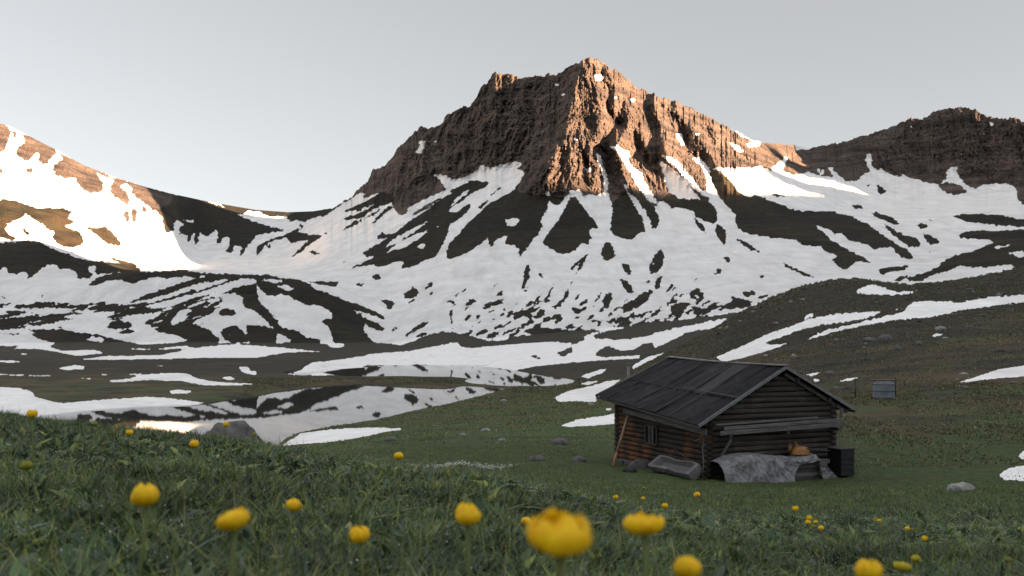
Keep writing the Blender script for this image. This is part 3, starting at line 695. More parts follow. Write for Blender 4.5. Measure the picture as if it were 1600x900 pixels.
px_ = sh[0] * sg2 - sh[1] * qg; py_ = sh[1] * sg2 + sh[0] * qg
land("mountain_east", np.stack([px_, py_, hz], -1)[::-1] * FAR, np.full(hz.shape, 1000.), np.full(hz.shape, 420.), np.zeros(hz.shape), M_FAR)

# ------------------------------------------------------------------ tarn
m, t, b = new_mat("tarn_water")
b.inputs['Base Color'].default_value = (.012, .016, .015, 1); b.inputs['Roughness'].default_value = .012; b.inputs['IOR'].default_value = 1.33
b.inputs['Specular IOR Level'].default_value = 1.0
pos = N(t, "ShaderNodeNewGeometry").outputs['Position']
bump(t, b, noise(t, scaled(t, pos, (.5, 2.2, 1)), 1.0, 3, .5), .006, .05)
lk = raw_mesh("lake", np.array([[-260, 62, LAKE], [110, 62, LAKE], [110, 400, LAKE], [-260, 400, LAKE]]), [[0, 1, 2, 3]])
tag(link("lake", lk, m), kind='structure')
# ------------------------------------------------------------------ mesh builder for the small objects
class MB:
    def __init__(s): s.v, s.f = [], []
    def add(s, vs, fs):
        n = len(s.v); s.v += [Vector(v) for v in vs]; s.f += [[i + n for i in f] for f in fs]
    def hexa(s, p):                       # 8 corners: bottom 4, top 4
        s.add(p, [(3, 2, 1, 0), (4, 5, 6, 7), (0, 1, 5, 4), (1, 2, 6, 5), (2, 3, 7, 6), (3, 0, 4, 7)])
    def beam(s, a, b, w, h, up=Vector((0, 0, 1)), jit=0):
        a, b = Vector(a), Vector(b); d = (b - a).normalized(); x = d.cross(up).normalized(); u = x.cross(d)
        q = []
        for c in (a, b):
            for sx, su in ((-1, -1), (1, -1), (1, 1), (-1, 1)):
                q.append(c + x * sx * w / 2 + u * su * h / 2 + Vector((random.uniform(-jit, jit) for _ in range(3))))
        s.add(q, [(0, 1, 2, 3), (7, 6, 5, 4), (0, 4, 5, 1), (1, 5, 6, 2), (2, 6, 7, 3), (3, 7, 4, 0)])
    def tube(s, pts, rad, n=8, cap=True, jit=0):
        pts = [Vector(p) for p in pts]; r = rad if isinstance(rad, (list, tuple)) else [rad] * len(pts)
        vs, fs = [], []
        ref = Vector((0, 0, 1)) if abs((pts[-1] - pts[0]).normalized().z) < .9 else Vector((1, 0, 0))
        for i, p in enumerate(pts):
            d = (pts[min(i + 1, len(pts) - 1)] - pts[max(i - 1, 0)]).normalized()
            x = d.cross(ref).normalized(); y = x.cross(d)
            for k in range(n):
                a = 2 * math.pi * k / n; rr = r[i] * (1 + random.uniform(-jit, jit))
                vs.append(p + x * math.cos(a) * rr + y * math.sin(a) * rr)
        for i in range(len(pts) - 1):
            for k in range(n): fs.append((i * n + k, i * n + (k + 1) % n, (i + 1) * n + (k + 1) % n, (i + 1) * n + k))
        if cap: fs.append(tuple(range(n))[::-1]); fs.append(tuple(range((len(pts) - 1) * n, len(pts) * n)))
        s.add(vs, fs)
    def build(s, name, mat, parent=None, smooth=False, bevel=0):
        org = parent_world(parent) if parent else Vector()
        me = bpy.data.meshes.new(name)
        me.from_pydata([tuple(v - org) for v in s.v], [], s.f); me.update()
        if smooth: me.polygons.foreach_set("use_smooth", [True] * len(me.polygons))
        o = link(name, me, mat, parent)
        if bevel:
            bv = o.modifiers.new("bevel", 'BEVEL'); bv.width = bevel; bv.segments = 2; bv.limit_method = 'ANGLE'
        return o

def parent_world(o):
    p = Vector()
    while o: p += o.location; o = o.parent
    return p

def empty(name, loc, label, cat, group=None):
    o = bpy.data.objects.new(name, None); COL.objects.link(o); o.location = loc
    return tag(o, label, cat, group)

def top(mb, name, mat, loc, label, cat, group=None, smooth=False, bevel=0):
    """a thing that is one mesh, with its origin at its base"""
    loc = Vector(loc); mb.v = [v - loc for v in mb.v]
    o = mb.build(name, mat, None, smooth, bevel); o.location = loc
    return tag(o, label, cat, group)

def wood_mat(name, c1, c2, c3=None, scale=(1, 1, 1), rough=.85):
    m, t, b = new_mat(name)
    pos = N(t, "ShaderNodeNewGeometry").outputs['Position']
    gr = noise(t, scaled(t, pos, scale), 3.0, 6, .65)
    big = noise(t, pos, .9, 4, .6)
    c = mixc(t, mapr(t, gr, .3, .7), c1, c2)
    c = mixc(t, mapr(t, noise(t, scaled(t, pos, (.5, .5, 3.2)), 1.1, 3, .6), .5, .72, 0, .75), c, c1)
    if c3: c = mixc(t, mapr(t, big, .37, .50), c, c3)
    t.links.new(c, b.inputs['Base Color']); b.inputs['Roughness'].default_value = rough; b.inputs['Specular IOR Level'].default_value = .2
    bump(t, b, gr, .6, .02)
    return m

def plain(name, c1, c2, scale=3.0, rough=.7, spec=.3, metal=0.0, bmp=.3, bd=.01):
    m, t, b = new_mat(name)
    pos = N(t, "ShaderNodeNewGeometry").outputs['Position']
    n = noise(t, pos, scale, 5, .65)
    t.links.new(mixc(t, mapr(t, n, .3, .7), c1, c2), b.inputs['Base Color'])
    b.inputs['Roughness'].default_value = rough; b.inputs['Specular IOR Level'].default_value = spec; b.inputs['Metallic'].default_value = metal
    bump(t, b, n, bmp, bd)
    return m

# ------------------------------------------------------------------ the hut
A_, B_, C_ = at(1091, 665, 35.2), at(1228, 573, 36.9), at(1337, 640, 38.3)
D__, E_ = at(931, 618, 43.6), at(1045, 559, 44.9)
F__ = C_ + (D__ - A_) * .5 + (E_ - B_) * .5
fl, fr_, bl = at(1106, 748, 36.0), at(1299, 729, 38.3), at(967, 722, 42.8)
fl.z = fr_.z = bl.z = -5.35
br = fr_ + bl - fl
gdir = (fr_ - fl); GW = gdir.length; gdir.normalize()
ldir = (bl - fl); LW = ldir.length; ldir.normalize()
hut = empty("log_hut", (fl + br) / 2, "old weathered log hut with a dark sheet metal gable roof on the meadow", "hut")
UP = Vector((0, 0, 1))
out_l = Vector((ldir.y, -ldir.x, 0)); out_l = out_l if out_l.dot(-gdir) > 0 else -out_l
out_g = Vector((gdir.y, -gdir.x, 0)); out_g = out_g if out_g.dot(-ldir) > 0 else -out_g
def plane_z(p, a, b, c):
    n = (b - a).cross(c - a)
    return a.z - (n.x * (p.x - a.x) + n.y * (p.y - a.y)) / n.z
def roof_z(p): return min(plane_z(p, A_, B_, D__), plane_z(p, B_, C_, E_), )

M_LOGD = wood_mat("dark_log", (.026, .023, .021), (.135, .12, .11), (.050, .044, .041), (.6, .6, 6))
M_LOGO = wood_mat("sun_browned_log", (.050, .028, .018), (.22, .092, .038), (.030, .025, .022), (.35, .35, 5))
M_GREYW = wood_mat("grey_board", (.060, .057, .060), (.19, .18, .185), None, (.5, .5, 8))
M_GREYD = wood_mat("dark_grey_board", (.030, .029, .031), (.085, .080, .082), None, (.5, .5, 8))
M_STONE = plain("foundation_stone", (.05, .052, .058), (.12, .12, .128), 3.5, .9, .1, 0, .8, .05)
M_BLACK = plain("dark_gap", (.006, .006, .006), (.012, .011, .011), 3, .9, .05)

def log_wall(name, p0, d, L, mat, z0, n, h, off, parent, ztop=None, ends=.18):
    mb = MB()
    for k in range(n):
        z = z0 + (k + .5 + off) * h
        lo, hi = -ends, L + ends
        seg = [lo + (hi - lo) * i / 24 for i in range(25)]
        run = []
        for q in seg + [None]:
            ok = q is not None and (p0.z * 0 + z + h * .5) < roof_z(p0 + d * min(max(q, 0), L)) - .10
            if ok: run.append(q)
            elif run:
                if len(run) > 1:
                    pts = []
                    for j in run: pts.append(Vector((p0.x + d.x * j, p0.y + d.y * j, z + .012 * math.sin(j * 1.3 + k * 2.1))))
                    mb.tube(pts, [h * .53 * (1 + .05 * math.sin(j * .8 + k)) for j in run], 10, True, .02)
                run = []
    return mb.build(name, mat, parent, True)
LH = .205
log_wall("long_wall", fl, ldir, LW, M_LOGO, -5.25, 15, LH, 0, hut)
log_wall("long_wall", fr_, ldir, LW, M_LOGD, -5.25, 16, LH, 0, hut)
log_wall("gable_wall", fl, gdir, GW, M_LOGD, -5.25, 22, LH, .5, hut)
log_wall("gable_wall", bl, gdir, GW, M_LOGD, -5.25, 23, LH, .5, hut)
mb = MB()                                  # near-black core, the shade inside the hut painted behind the log gaps
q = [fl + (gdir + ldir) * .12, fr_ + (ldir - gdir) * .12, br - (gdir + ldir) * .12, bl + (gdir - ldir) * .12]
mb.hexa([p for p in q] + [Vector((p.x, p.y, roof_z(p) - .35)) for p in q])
mb.build("shade_core", M_BLACK, hut)
# stone footing
mb = MB()
for side, (p0, d, L, o) in enumerate(((fl, ldir, LW, out_l), (fl, gdir, GW, out_g), (bl, gdir, GW, -out_g), (fr_, ldir, LW, -out_l))):
    s_ = 0
    while s_ < L:
        w_ = random.uniform(.35, .8)
        for lay in range(2 if side == 0 else 1):
            c = p0 + d * (s_ + w_ / 2) + o * (.05 + random.uniform(0, .08)); c.z = -5.62 + lay * .33
            a = []
            for zz in (-.24, .2):
                for sx, sy in ((-1, -1), (1, -1), (1, 1), (-1, 1)):
                    a.append(c + d * sx * w_ * .5 * random.uniform(.8, 1) + o * sy * .16 + UP * (zz + random.uniform(-.05, .05)))
            mb.hexa(a)
        s_ += w_
mb.build("stone_footing", M_STONE, hut, False, .04)

# roof of overlapping sheets
m, t, b = new_mat("roof_sheet")
pos = N(t, "ShaderNodeNewGeometry").outputs['Position']
tone = N(t, "ShaderNodeAttribute", attribute_name="tone").outputs['Fac']
u = N(t, "ShaderNodeAttribute", attribute_name="across").outputs['Fac']
st = noise(t, scaled(t, pos, (.9, .9, .5)), 2.2, 6, .7); fine = noise(t, pos, 7, 5, .7)
c = mixc(t, mapr(t, st, .35, .7), (.0055, .0055, .007), (.017, .017, .020))
c = mixc(t, mapr(t, fine, .55, .8, 0, .4), c, (.034, .033, .036))
c = mixc(t, mapr(t, noise(t, scaled(t, pos, (1.5, .5, .5)), 1.3, 4, .7), .56, .74, 0, .5), c, (.060, .050, .046))
c = mixc(t, tone, c, (.085, .086, .095))
t.links.new(c, b.inputs['Base Color']); b.inputs['Roughness'].default_value = .75; b.inputs['Metallic'].default_value = .0; b.inputs['Specular IOR Level'].default_value = .10
wv = math_(t, 'SINE', math_(t, 'MULTIPLY', u, 2 * math.pi))
bump(t, b, math_(t, 'ADD', wv, math_(t, 'MULTIPLY', fine, .6)), .25, .02)
M_ROOF = m
def roof_side(name, e0, r0, e1, r1, parent, light):
    """sheets in two rows between eave e0-e1 and ridge r0-r1"""
    mb = MB(); tones, acr = [], []
    nx = 8
    n = ((e1 - e0).cross(r0 - e0)).normalized(); n = n if n.z > 0 else -n
    P_ = lambda s, v: (e0.lerp(e1, s)).lerp(r0.lerp(r1, s), v) + Vector((0, 0, -.05 * math.sin(math.pi * s) * (1 - abs(2 * v - 1)) - .05 * math.sin(math.pi * v)))
    for row, (v0, v1) in enumerate(((0, .46), (.44, 1.0))):
        for i in range(nx):
            s0, s1 = i / nx - (.006 if i else 0), (i + 1) / nx + .006 * (i < nx - 1)
            lift = .012 * (i % 2) + .022 * row + random.uniform(0, .016)
            tn = light.get((row, i), random.choice([0, 0, 0, .03, .07]))
            ns, nv_ = 6, 5; vs, fs = [], []
            for th in (0, -.028):
                for a in range(ns + 1):
                    for bq in range(nv_ + 1):
                        vs.append(P_(s0 + (s1 - s0) * a / ns, v0 + (v1 - v0) * bq / nv_) + n * (lift + th + random.uniform(-.008, .008) + .012 * math.sin(a * 1.3 + i * 2.1 + bq)))
            o2 = (ns + 1) * (nv_ + 1); I = lambda a, bq, k=0: k * o2 + a * (nv_ + 1) + bq
            for a in range(ns):
                for bq in range(nv_):
                    fs.append((I(a, bq), I(a + 1, bq), I(a + 1, bq + 1), I(a, bq + 1)))
                    fs.append((I(a, bq + 1, 1), I(a + 1, bq + 1, 1), I(a + 1, bq, 1), I(a, bq, 1)))
            for a in range(ns):
                fs.append((I(a, 0, 1), I(a + 1, 0, 1), I(a + 1, 0), I(a, 0))); fs.append((I(a, nv_), I(a + 1, nv_), I(a + 1, nv_, 1), I(a, nv_, 1)))
            for bq in range(nv_):
                fs.append((I(0, bq), I(0, bq + 1), I(0, bq + 1, 1), I(0, bq, 1))); fs.append((I(ns, bq, 1), I(ns, bq + 1, 1), I(ns, bq + 1), I(ns, bq)))
            mb.add(vs, fs)
            tones += [tn] * len(vs); acr += [(j // (nv_ + 1)) % (ns + 1) / ns * 6 for j in range(o2)] * 2
    o = mb.build(name, M_ROOF, parent)
    fattr(o.data, "tone", tones); fattr(o.data, "across", acr)
    return o
rl = roof_side("roof", A_, B_, D__, E_, hut, {(1, 2): .45, (1, 3): .14, (0, 1): .10, (0, 5): .08, (1, 6): .10})
roof_side("roof", C_, B_, F__, E_, hut, {})
M_TRIM = plain("zinc_trim", (.11, .115, .125), (.22, .225, .24), 4, .5, .4, .3)
M_SEAM = plain("dull_seam", (.035, .036, .04), (.085, .085, .09), 5, .7, .2, 0)
mb = MB(); seam_n = ((D__ - A_).cross(B_ - A_)).normalized(); seam_n = seam_n if seam_n.z > 0 else -seam_n
for s_ in (.25, .375):
    mb = MB(); mb.beam(A_.lerp(D__, s_) + seam_n * .05, B_.lerp(E_, s_) + seam_n * .035, .035, .025, seam_n); mb.build("roof_seam", M_SEAM, rl)
mb = MB(); mb.beam(A_.lerp(B_, .45) + seam_n * .05 , D__.lerp(E_, .45).lerp(A_.lerp(B_, .45), .55) + seam_n * .035, .04, .02, seam_n); mb.build("roof_seam", M_SEAM, rl)
mb = MB()
rp = [B_.lerp(E_, i / 8) + UP * (.06 - .05 * math.sin(math.pi * i / 8)) for i in range(9)]
rp[0] -= (E_ - B_).normalized() * .04
for a, b2 in zip(rp[:-1], rp[1:]): mb.beam(a, b2, .26, .045, UP, .004)
mb.build("ridge_cap", M_TRIM, hut)
mb = MB()
fo = -(E_ - B_).normalized() * .03
for a, b2, s_ in ((A_, B_, 1), (B_, C_, 1), (D__, E_, -1), (E_, F__, -1)):
    mb = MB(); mb.beam(a + fo * s_ - UP * .02, b2 + fo * s_ - UP * .02, .03, .12); mb.build("verge_board", M_TRIM, hut)
mb = MB(); mb.beam(A_ - UP * .07 + gdir * .03, D__ - UP * .07 + gdir * .03, .03, .09); mb.build("eave_board", M_GREYD, hut)
mb = MB()
mb.beam(C_ - UP * .07 - gdir * .03, F__ - UP * .07 - gdir * .03, .03, .09)
mb.build("eave_board", M_GREYD, hut)
# rafters and purlins under the overhang
for s_ in (.10, .5, .9):
    mb = MB()
    a = A_.lerp(B_, s_) - UP * .17; mb.beam(a + (D__ - A_).normalized() * .08, a + (D__.lerp(E_, s_) - A_.lerp(B_, s_)) * .97, .13, .15); mb.build("purlin", M_GREYD, hut)
for s_ in (.35, .8):
    mb = MB()
    a = C_.lerp(B_, s_) - UP * .17; mb.beam(a + (F__ - C_).normalized() * .08, a + (F__.lerp(E_, s_) - C_.lerp(B_, s_)) * .97, .13, .15); mb.build("purlin", M_GREYD, hut)
mb = MB(); mb.beam(B_.lerp(C_, .04) - UP * .22 + ldir * .25, B_.lerp(C_, .93) - UP * .22 + ldir * .25, .08, .13); mb.build("rafter", M_GREYW, hut)
# wall plate under the left eave
mb = MB(); p0 = Vector((fl.x, fl.y, 0)) + out_l * .17; p1 = Vector((bl.x, bl.y, 0)) + out_l * .17
p0.z = -3.30; p1.z = -2.92
mb.beam(p0 - ldir * .15, p1 - ldir * .8, .12, .22, UP, .008); mb.build("wall_plate", M_GREYW, hut, False, .015)
# hatch window with an upright shutter
wp = fl + ldir * (LW * .56); wp.z = -3.78
mb = MB(); mb.beam(wp + out_l * .10 + ldir * .42, wp + out_l * .10 - ldir * .42, .05, .66); wf = mb.build("window", M_BLACK, hut)
for k, o_ in enumerate((-.12, .14)):
    mb = MB(); mb.beam(wp + out_l * .155 + ldir * o_ - UP * .33, wp + out_l * .155 + ldir * o_ + UP * .33, .03 + .0, .20, out_l.cross(UP)); mb.build("shutter", M_GREYD, wf)
mb = MB()
for s1 in (-.47, .47): mb.beam(wp + out_l * .14 + ldir * s1 - UP * .36, wp + out_l * .14 + ldir * s1 + UP * .36, .07, .08, out_l)
for z1 in (-.37, .37): mb.beam(wp + out_l * .14 - ldir * .43 + UP * z1, wp + out_l * .14 + ldir * .43 + UP * z1, .07, .07)
mb.build("window_frame", M_LOGD, wf)
# stove pipe at the far gable
pp = at(982, 600, 45.6); mb = MB()
mb.tube([pp - UP * .6, pp + UP * .95], .07, 12); mb.tube([pp + UP * .88, pp + UP * .98], .085, 12)
mb.tube([pp + UP * .3, pp + UP * .34], .078, 12)
mb.build("stove_pipe", plain("pipe_metal", (.12, .115, .11), (.24, .23, .22), 5, .6, .3, .2), hut, True)
# post and braces carrying the boards under the gable
mb = MB(); a = fr_ + out_g * .52 + gdir * .05; a.z = -3.30
mb.beam(a, a + UP * .75, .07, .09, gdir); mb.build("hanger_post", M_GREYW, hut)
mb = MB(); a = fl + out_g * .14 + gdir * .42; a.z = -4.35; mb.beam(a, a + out_g * .36 + gdir * .28 + UP * .78, .07, .09); mb.build("brace", M_GREYW, hut)
for gq in (.10, .55, .97):
    mb = MB(); a = fl + gdir * GW * gq; a.z = -3.46 + .10 * gq; mb.beam(a + out_g * .05, a + out_g * .66, .09, .11); mb.build("bracket", M_GREYD, hut)

# long boards stored on the brackets
LB = "long grey plank stored on brackets across the hut gable"
for k, (o_, z_, s0, s1, h_) in enumerate(((.62, -3.30, .02, .99, .15), (.60, -3.13, .05, 1.0, .13), (.46, -3.33, .0, .98, .05), (.47, -3.19, .06, .97, .18), (.50, -2.99, .0, .80, .05))):
    mb = MB(); a = fl + gdir * GW * s0 + out_g * o_; c = fl + gdir * GW * s1 + out_g * o_
    a.z = z_ - .02; c.z = z_ + .13
    mb.beam(a, c, .05 if h_ > .1 else .22, h_, UP, .012)
    top(mb, "plank", M_GREYW if k != 2 else M_GREYD, (a + c) / 2, LB, "plank", "planks stored across the gable", False, .006)
# woodpile of boards, half covered by the sheet
LP_ = "weathered board in the half covered stack under the hut gable"
mw = fl + gdir * (GW * .40) + out_g * .42
for k in range(18):
    lay, cx_ = k // 3, k % 3
    mb = MB(); L_ = GW * .44 * random.uniform(.93, 1.02); o0 = random.uniform(-.06, .10)
    a = mw + gdir * o0 + out_g * (.22 * cx_) ; a.z = -5.28 + .15 * lay; c = a + gdir * L_
    mb.beam(a, c, .19, .135, UP, .012)
    top(mb, "stacked_board", random.choice([M_GREYW, M_GREYD, M_GREYW]), (a + c) / 2, LP_, "board", "boards stacked under the gable", False, .006)
# crumpled plastic sheet
m, t, b = new_mat("plastic_sheet")
pos = N(t, "ShaderNodeNewGeometry").outputs['Position']
n1 = noise(t, scaled(t, pos, (1.3, 1.3, .6), (.3, .5, .4)), 1.5, 5, .6, 2.6)
t.links.new(mixc(t, mapr(t, n1, .35, .65), (.11, .113, .125), (.20, .205, .225)), b.inputs['Base Color'])
b.inputs['Roughness'].default_value = .38; b.inputs['Specular IOR Level'].default_value = .5
bump(t, b, noise(t, scaled(t, pos, (1, 1, .45), (.2, .6, .3)), 2.0, 5, .5, 2.5), .6, .08)
M_PLASTIC = m
nu, nvv = 84, 26
vs, fs = [], []
for i in range(nu + 1):
    uu = i / nu; s_ = -.02 + .90 * uu
    H_ = 1.02 + .12 * math.sin(uu * 7) - .10 * (uu < .08) * (1 - uu / .08) ; bulge = .30 * max(0, 1 - abs(uu - .12) / .2)
    dep = .92 + bulge + .05 * math.sin(uu * 11)
    low = 0.0 if uu < .60 else (.30 + .62 * min(1, (uu - .60) / .06) if uu < .84 else .35 - .25 * (uu - .84) / .16)
    prof = [(.16, H_ - .06), (.42, H_ + .02), (dep - .22, H_ - .02), (dep, H_ - .22), (dep + .10, .45), (dep + .20 + bulge * .4, .0)]
    if uu > .60: prof = [(.16, H_ - .08), (.42, H_ + .0), (dep - .12, H_ - .04), (dep + .02, H_ - .18), (dep + .06, H_ - .18 - (H_ - .18) * (1 - low) * .6), (dep + .10, low * (H_ - .2))]
    if uu > .84: prof = [(.30, .70 - 1.2 * (uu - .84)), (.50, .72 - 1.6 * (uu - .84)), (dep - .1, .62 - 2.2 * (uu - .84)), (dep, .50 - 2.2 * (uu - .84)), (dep + .08, .25 - 1.0 * (uu - .84)), (dep + .2, .0)]
    for j in range(nvv + 1):
        v = j / nvv * 5; k = min(int(v), 4); f_ = v - k
        o_, h_ = (prof[k][0] * (1 - f_) + prof[k + 1][0] * f_, prof[k][1] * (1 - f_) + prof[k + 1][1] * f_)
        p = fl + gdir * GW * s_ + out_g * o_
        p.z = -5.30 + .10 * uu + max(h_, -.05)
        cr = .20 * float(ridged(uu * 10 + j * .04, j / nvv * 1.4 - uu * 4, 4, 81, .5)) + .05 * float(ridged(uu * 26, j / nvv * 7 + uu * 9, 2, 82))
        fo_ = min(1, .35 + j / nvv * 1.2)
        p += (out_g * .75 + UP * .35) * cr * fo_
        vs.append(p)
for i in range(nu):
    for j in range(nvv):
        q = i * (nvv + 1) + j; fs.append((q, q + 1, q + nvv + 2, q + nvv + 1))
mb = MB(); mb.add(vs, fs)
o = top(mb, "plastic_sheet", M_PLASTIC, fl + gdir * GW * .5 + out_g * 1.0, "crumpled grey plastic sheet draped over the woodpile under the hut gable", "tarpaulin", None, False)
sol = o.modifiers.new("thickness", 'SOLIDIFY'); sol.thickness = .012
# dark crate at the right corner
cb = fr_ + out_g * .62 - gdir * .74; cb.z = -5.08
crate = empty("crate", cb, "dark wooden crate standing at the right corner of the hut", "crate")
mb = MB(); hx = []
for zz in (0, 1.02):
    for a, c in ((0, 0), (.62, 0), (.62, .75), (0, .75)): hx.append(cb + gdir * a + out_g * c + UP * zz)
mb.hexa(hx); mb.build("body", M_BLACK, crate, False, .01)
mb = MB()
for zz in (.12, .33, .54, .75, .92):
    mb.beam(cb + out_g * .765 - gdir * .01 + UP * zz, cb + out_g * .765 + gdir * .63 + UP * zz, .025, .19); mb.beam(cb + gdir * .635 + UP * zz, cb + gdir * .635 + out_g * .74 + UP * zz, .025, .19)
mb.build("side_boards", plain("crate_board", (.014, .015, .019), (.032, .034, .04), 4, .7, .2), crate)
mb = MB(); mb.beam(cb + gdir * .31 + out_g * -.03 + UP * 1.04, cb + gdir * .31 + out_g * .82 + UP * 1.04, .70, .04); mb.build("lid", M_GREYD, crate)
# orange tub and tools lying on the covered pile
M_ORANGE = plain("orange_plastic", (.20, .10, .022), (.34, .17, .04), 6, .5, .4)
tb = fl + gdir * (GW * .66) + out_g * .55; tb.z = -4.26
tub = empty("bucket", tb, "orange plastic tub lying upside down on the covered woodpile", "tub")
mb = MB(); nseg = 20; vs, fs = [], []
for j, (r_, z_) in enumerate(((.40, 0), (.39, .05), (.37, .16), (.31, .25), (.18, .30), (.02, .31))):
    for k in range(nseg):
        a = 2 * math.pi * k / nseg; vs.append(tb + gdir * r_ * math.cos(a) + out_g * r_ * .6 * math.sin(a) + UP * z_)
for j in range(5):
    for k in range(nseg): fs.append((j * nseg + k, j * nseg + (k + 1) % nseg, (j + 1) * nseg + (k + 1) % nseg, (j + 1) * nseg + k))
mb.add(vs, fs); mb.build("tub_body", M_ORANGE, tub, True)
mb = MB(); mb.tube([tb + gdir * .42 * math.cos(a) + out_g * .25 * math.sin(a) + UP * .02 for a in [2 * math.pi * k / 20 for k in range(21)]], .022, 6, False); mb.build("rim", M_ORANGE, tub, True)
M_YEL = plain("faded_yellow", (.12, .07, .03), (.22, .13, .05), 8, .6, .3)
g0 = fl + gdir * (GW * .595) + out_g * .40; g0.z = -4.25
gl = empty("work_glove", g0, "pair of faded yellow work gloves hung above the orange tub", "gloves")
for (dx, dz, tl) in ((-.02, .22, .25), (.30, .27, -.3)):
    mb = MB(); c = g0 + gdir * dx + UP * dz; r0_ = random.Random(int(dx * 100))
    mb.tube([c - UP * .16, c - UP * .05, c + UP * .06, c + UP * .10], [.05, .075, .085, .05], 10)
    for f_ in range(4): mb.tube([c + gdir * (-.06 + .04 * f_) + UP * .06, c + gdir * (-.07 + .047 * f_ + tl * .1) + UP * (.16 + .02 * (f_ in (1, 2)))], [.02, .016], 6)
    mb.tube([c + gdir * .06 - UP * .02, c + gdir * .13 + UP * .05], [.024, .016], 6)
    mb.build("glove", M_YEL, gl, True)
mb = MB(); a = fl + gdir * GW * .66 + out_g * .92; a.z = -4.02; c = fl + gdir * GW * .92 + out_g * .80; c.z = -4.20
mb.tube([a, a.lerp(c, .5), c], .028, 8)
top(mb, "tool_handle", M_GREYD, (a + c) / 2, "dark wooden tool handle lying across the woodpile beside the orange tub", "handle", None, True)

M_TROUGH = wood_mat('bleached_log', (.09, .088, .095), (.27, .265, .28), (.11, .105, .11), (.6, .6, 5))
# hollowed log trough on the left, set on stones
t0, t1 = at(1023, 716, 37.4), at(1086, 738, 35.3)
t0.z = -4.62; t1.z = -4.70
tr = empty("log_trough", (t0 + t1) / 2 - UP * .4, "hollowed grey log trough lying beside the long wall of the hut", "trough")
mb = MB(); dT = (t1 - t0).normalized(); xT = dT.cross(UP).normalized(); uT = xT.cross(dT)
vs, fs = [], []; ns, nr = 14, 16; TR = -.55 if xT.dot(out_l) > 0 else .55
prof = [(math.cos(a) * .36, math.sin(a) * .34) for a in [math.pi * (1 + k / 10) for k in range(11)]] + [(.36, .12), (.27, .14), (.20, -.06), (0, -.12), (-.20, -.06), (-.27, .14), (-.36, .12)]
for i in range(ns + 1):
    c = t0.lerp(t1, i / ns); g_ = .94 + .10 * math.sin(i * .7)
    for (px2, pz2) in prof:
        inner = (abs(px2) < .28 and pz2 > -.2 and (i < 2 or i > ns - 2))
        z2 = .13 if inner else pz2
        cr_, sr_ = math.cos(TR), math.sin(TR)
        vs.append(c + xT * (px2 * cr_ - z2 * sr_) * g_ + uT * (px2 * sr_ + z2 * cr_) * g_ + Vector((random.uniform(-.01, .01),) * 3))
np_ = len(prof)
for i in range(ns):
    for k in range(np_): fs.append((i * np_ + k, i * np_ + (k + 1) % np_, (i + 1) * np_ + (k + 1) % np_, (i + 1) * np_ + k))
fs.append(tuple(range(np_))[::-1]); fs.append(tuple(range(ns * np_, (ns + 1) * np_)))
mb.add(vs, fs); mb.build("trough_body", M_TROUGH, tr, False, .01)
def rock_mesh(mb, c, sx, sy, sz, seed, n=3):
    import bmesh
    bm = bmesh.new(); bmesh.ops.create_icosphere(bm, subdivisions=n, radius=1)
    for v in bm.verts:
        d = v.co.normalized(); a = float(fbm(d.x * 1.3 + d.z * .7 + seed, d.y * 1.3 - d.z * .6 + seed * 2, 3, seed, .55))
        e = float(ridged(d.x * 2.5 + seed, d.y * 2.5 + d.z * 2 - seed, 2, seed + 3))
        v.co = d * (1 + .38 * a + .08 * e)
    bm.verts.index_update()
    vs = [Vector((v.co.x * sx, v.co.y * sy, v.co.z * sz)) + c for v in bm.verts]
    mb.add(vs, [[v.index for v in f.verts] for f in bm.faces]); bm.free()
M_ROCK = plain("lichen_rock", (.055, .055, .058), (.17, .165, .165), 4.5, .9, .15, 0, .9, .05)
M_ROCKP = plain("pale_rock", (.12, .12, .125), (.34, .335, .33), 6, .9, .15, 0, .9, .04)
M_ROCKD = plain("dark_rock", (.022, .022, .024), (.07, .068, .07), 4.5, .9, .15, 0, .9, .05)
for k, (tt, o_, s_) in enumerate(((.12, 0, .36), (.42, .03, .33), (.72, .0, .30), (.93, .03, .27))):
    c = t0.lerp(t1, tt) - UP * .52 + out_l * o_
    mb = MB(); rock_mesh(mb, c, s_, s_ * .8, .26, 20 + k); top(mb, "stone", M_ROCKD, c - UP * .2, "dark stone propping up the hollow log trough", "stone", "stones under the trough", True)
# leaning pole with fresh orange foot, and a wire pole at the corner
a, c = at(957, 730, 40.4), at(981, 650, 41.2)
M_POLE = wood_mat("pole_wood", (.16, .12, .085), (.32, .25, .18), None, (2, 2, 2))
pl_ = empty("leaning_pole", a, "long pale pole leaning against the far left corner of the hut", "pole")
mb = MB(); mb.tube([a.lerp(c, .28), a.lerp(c, .6), c], [.062, .058, .05], 10); mb.build("shaft", M_POLE, pl_, True)
mb = MB(); mb.tube([a - UP * .08, a.lerp(c, .15), a.lerp(c, .278)], [.05, .062, .062], 10); fo = mb.build("foot", plain("fresh_wood", (.30, .13, .05), (.42, .20, .09), 6, .8, .2), pl_, True); fo['label'] = "bare orange end of the pole"
a = at(1097, 746, 35.3); c = at(1099, 690, 35.4); mb = MB(); mb.tube([a - UP * .1, a.lerp(c, .4) + gdir * .04, a.lerp(c, .8) - gdir * .03, c, c - gdir * .20 + UP * .12, c - gdir * .36 + UP * .03], .022, 6)
top(mb, "bent_pipe", M_GREYW, a, "thin bent grey pipe standing at the near corner of the hut", "pipe", None, True)
mb = MB(); a = fl + ldir * 2.0 + out_l * .24; a.z = -4.18; c = fl + ldir * .2 + out_l * .30; c.z = -4.55
mb.beam(a, c, .05, .06, UP, .01); top(mb, "slanting_lath", M_LOGD, c, "dark lath slanting across the long wall near the corner", "lath")
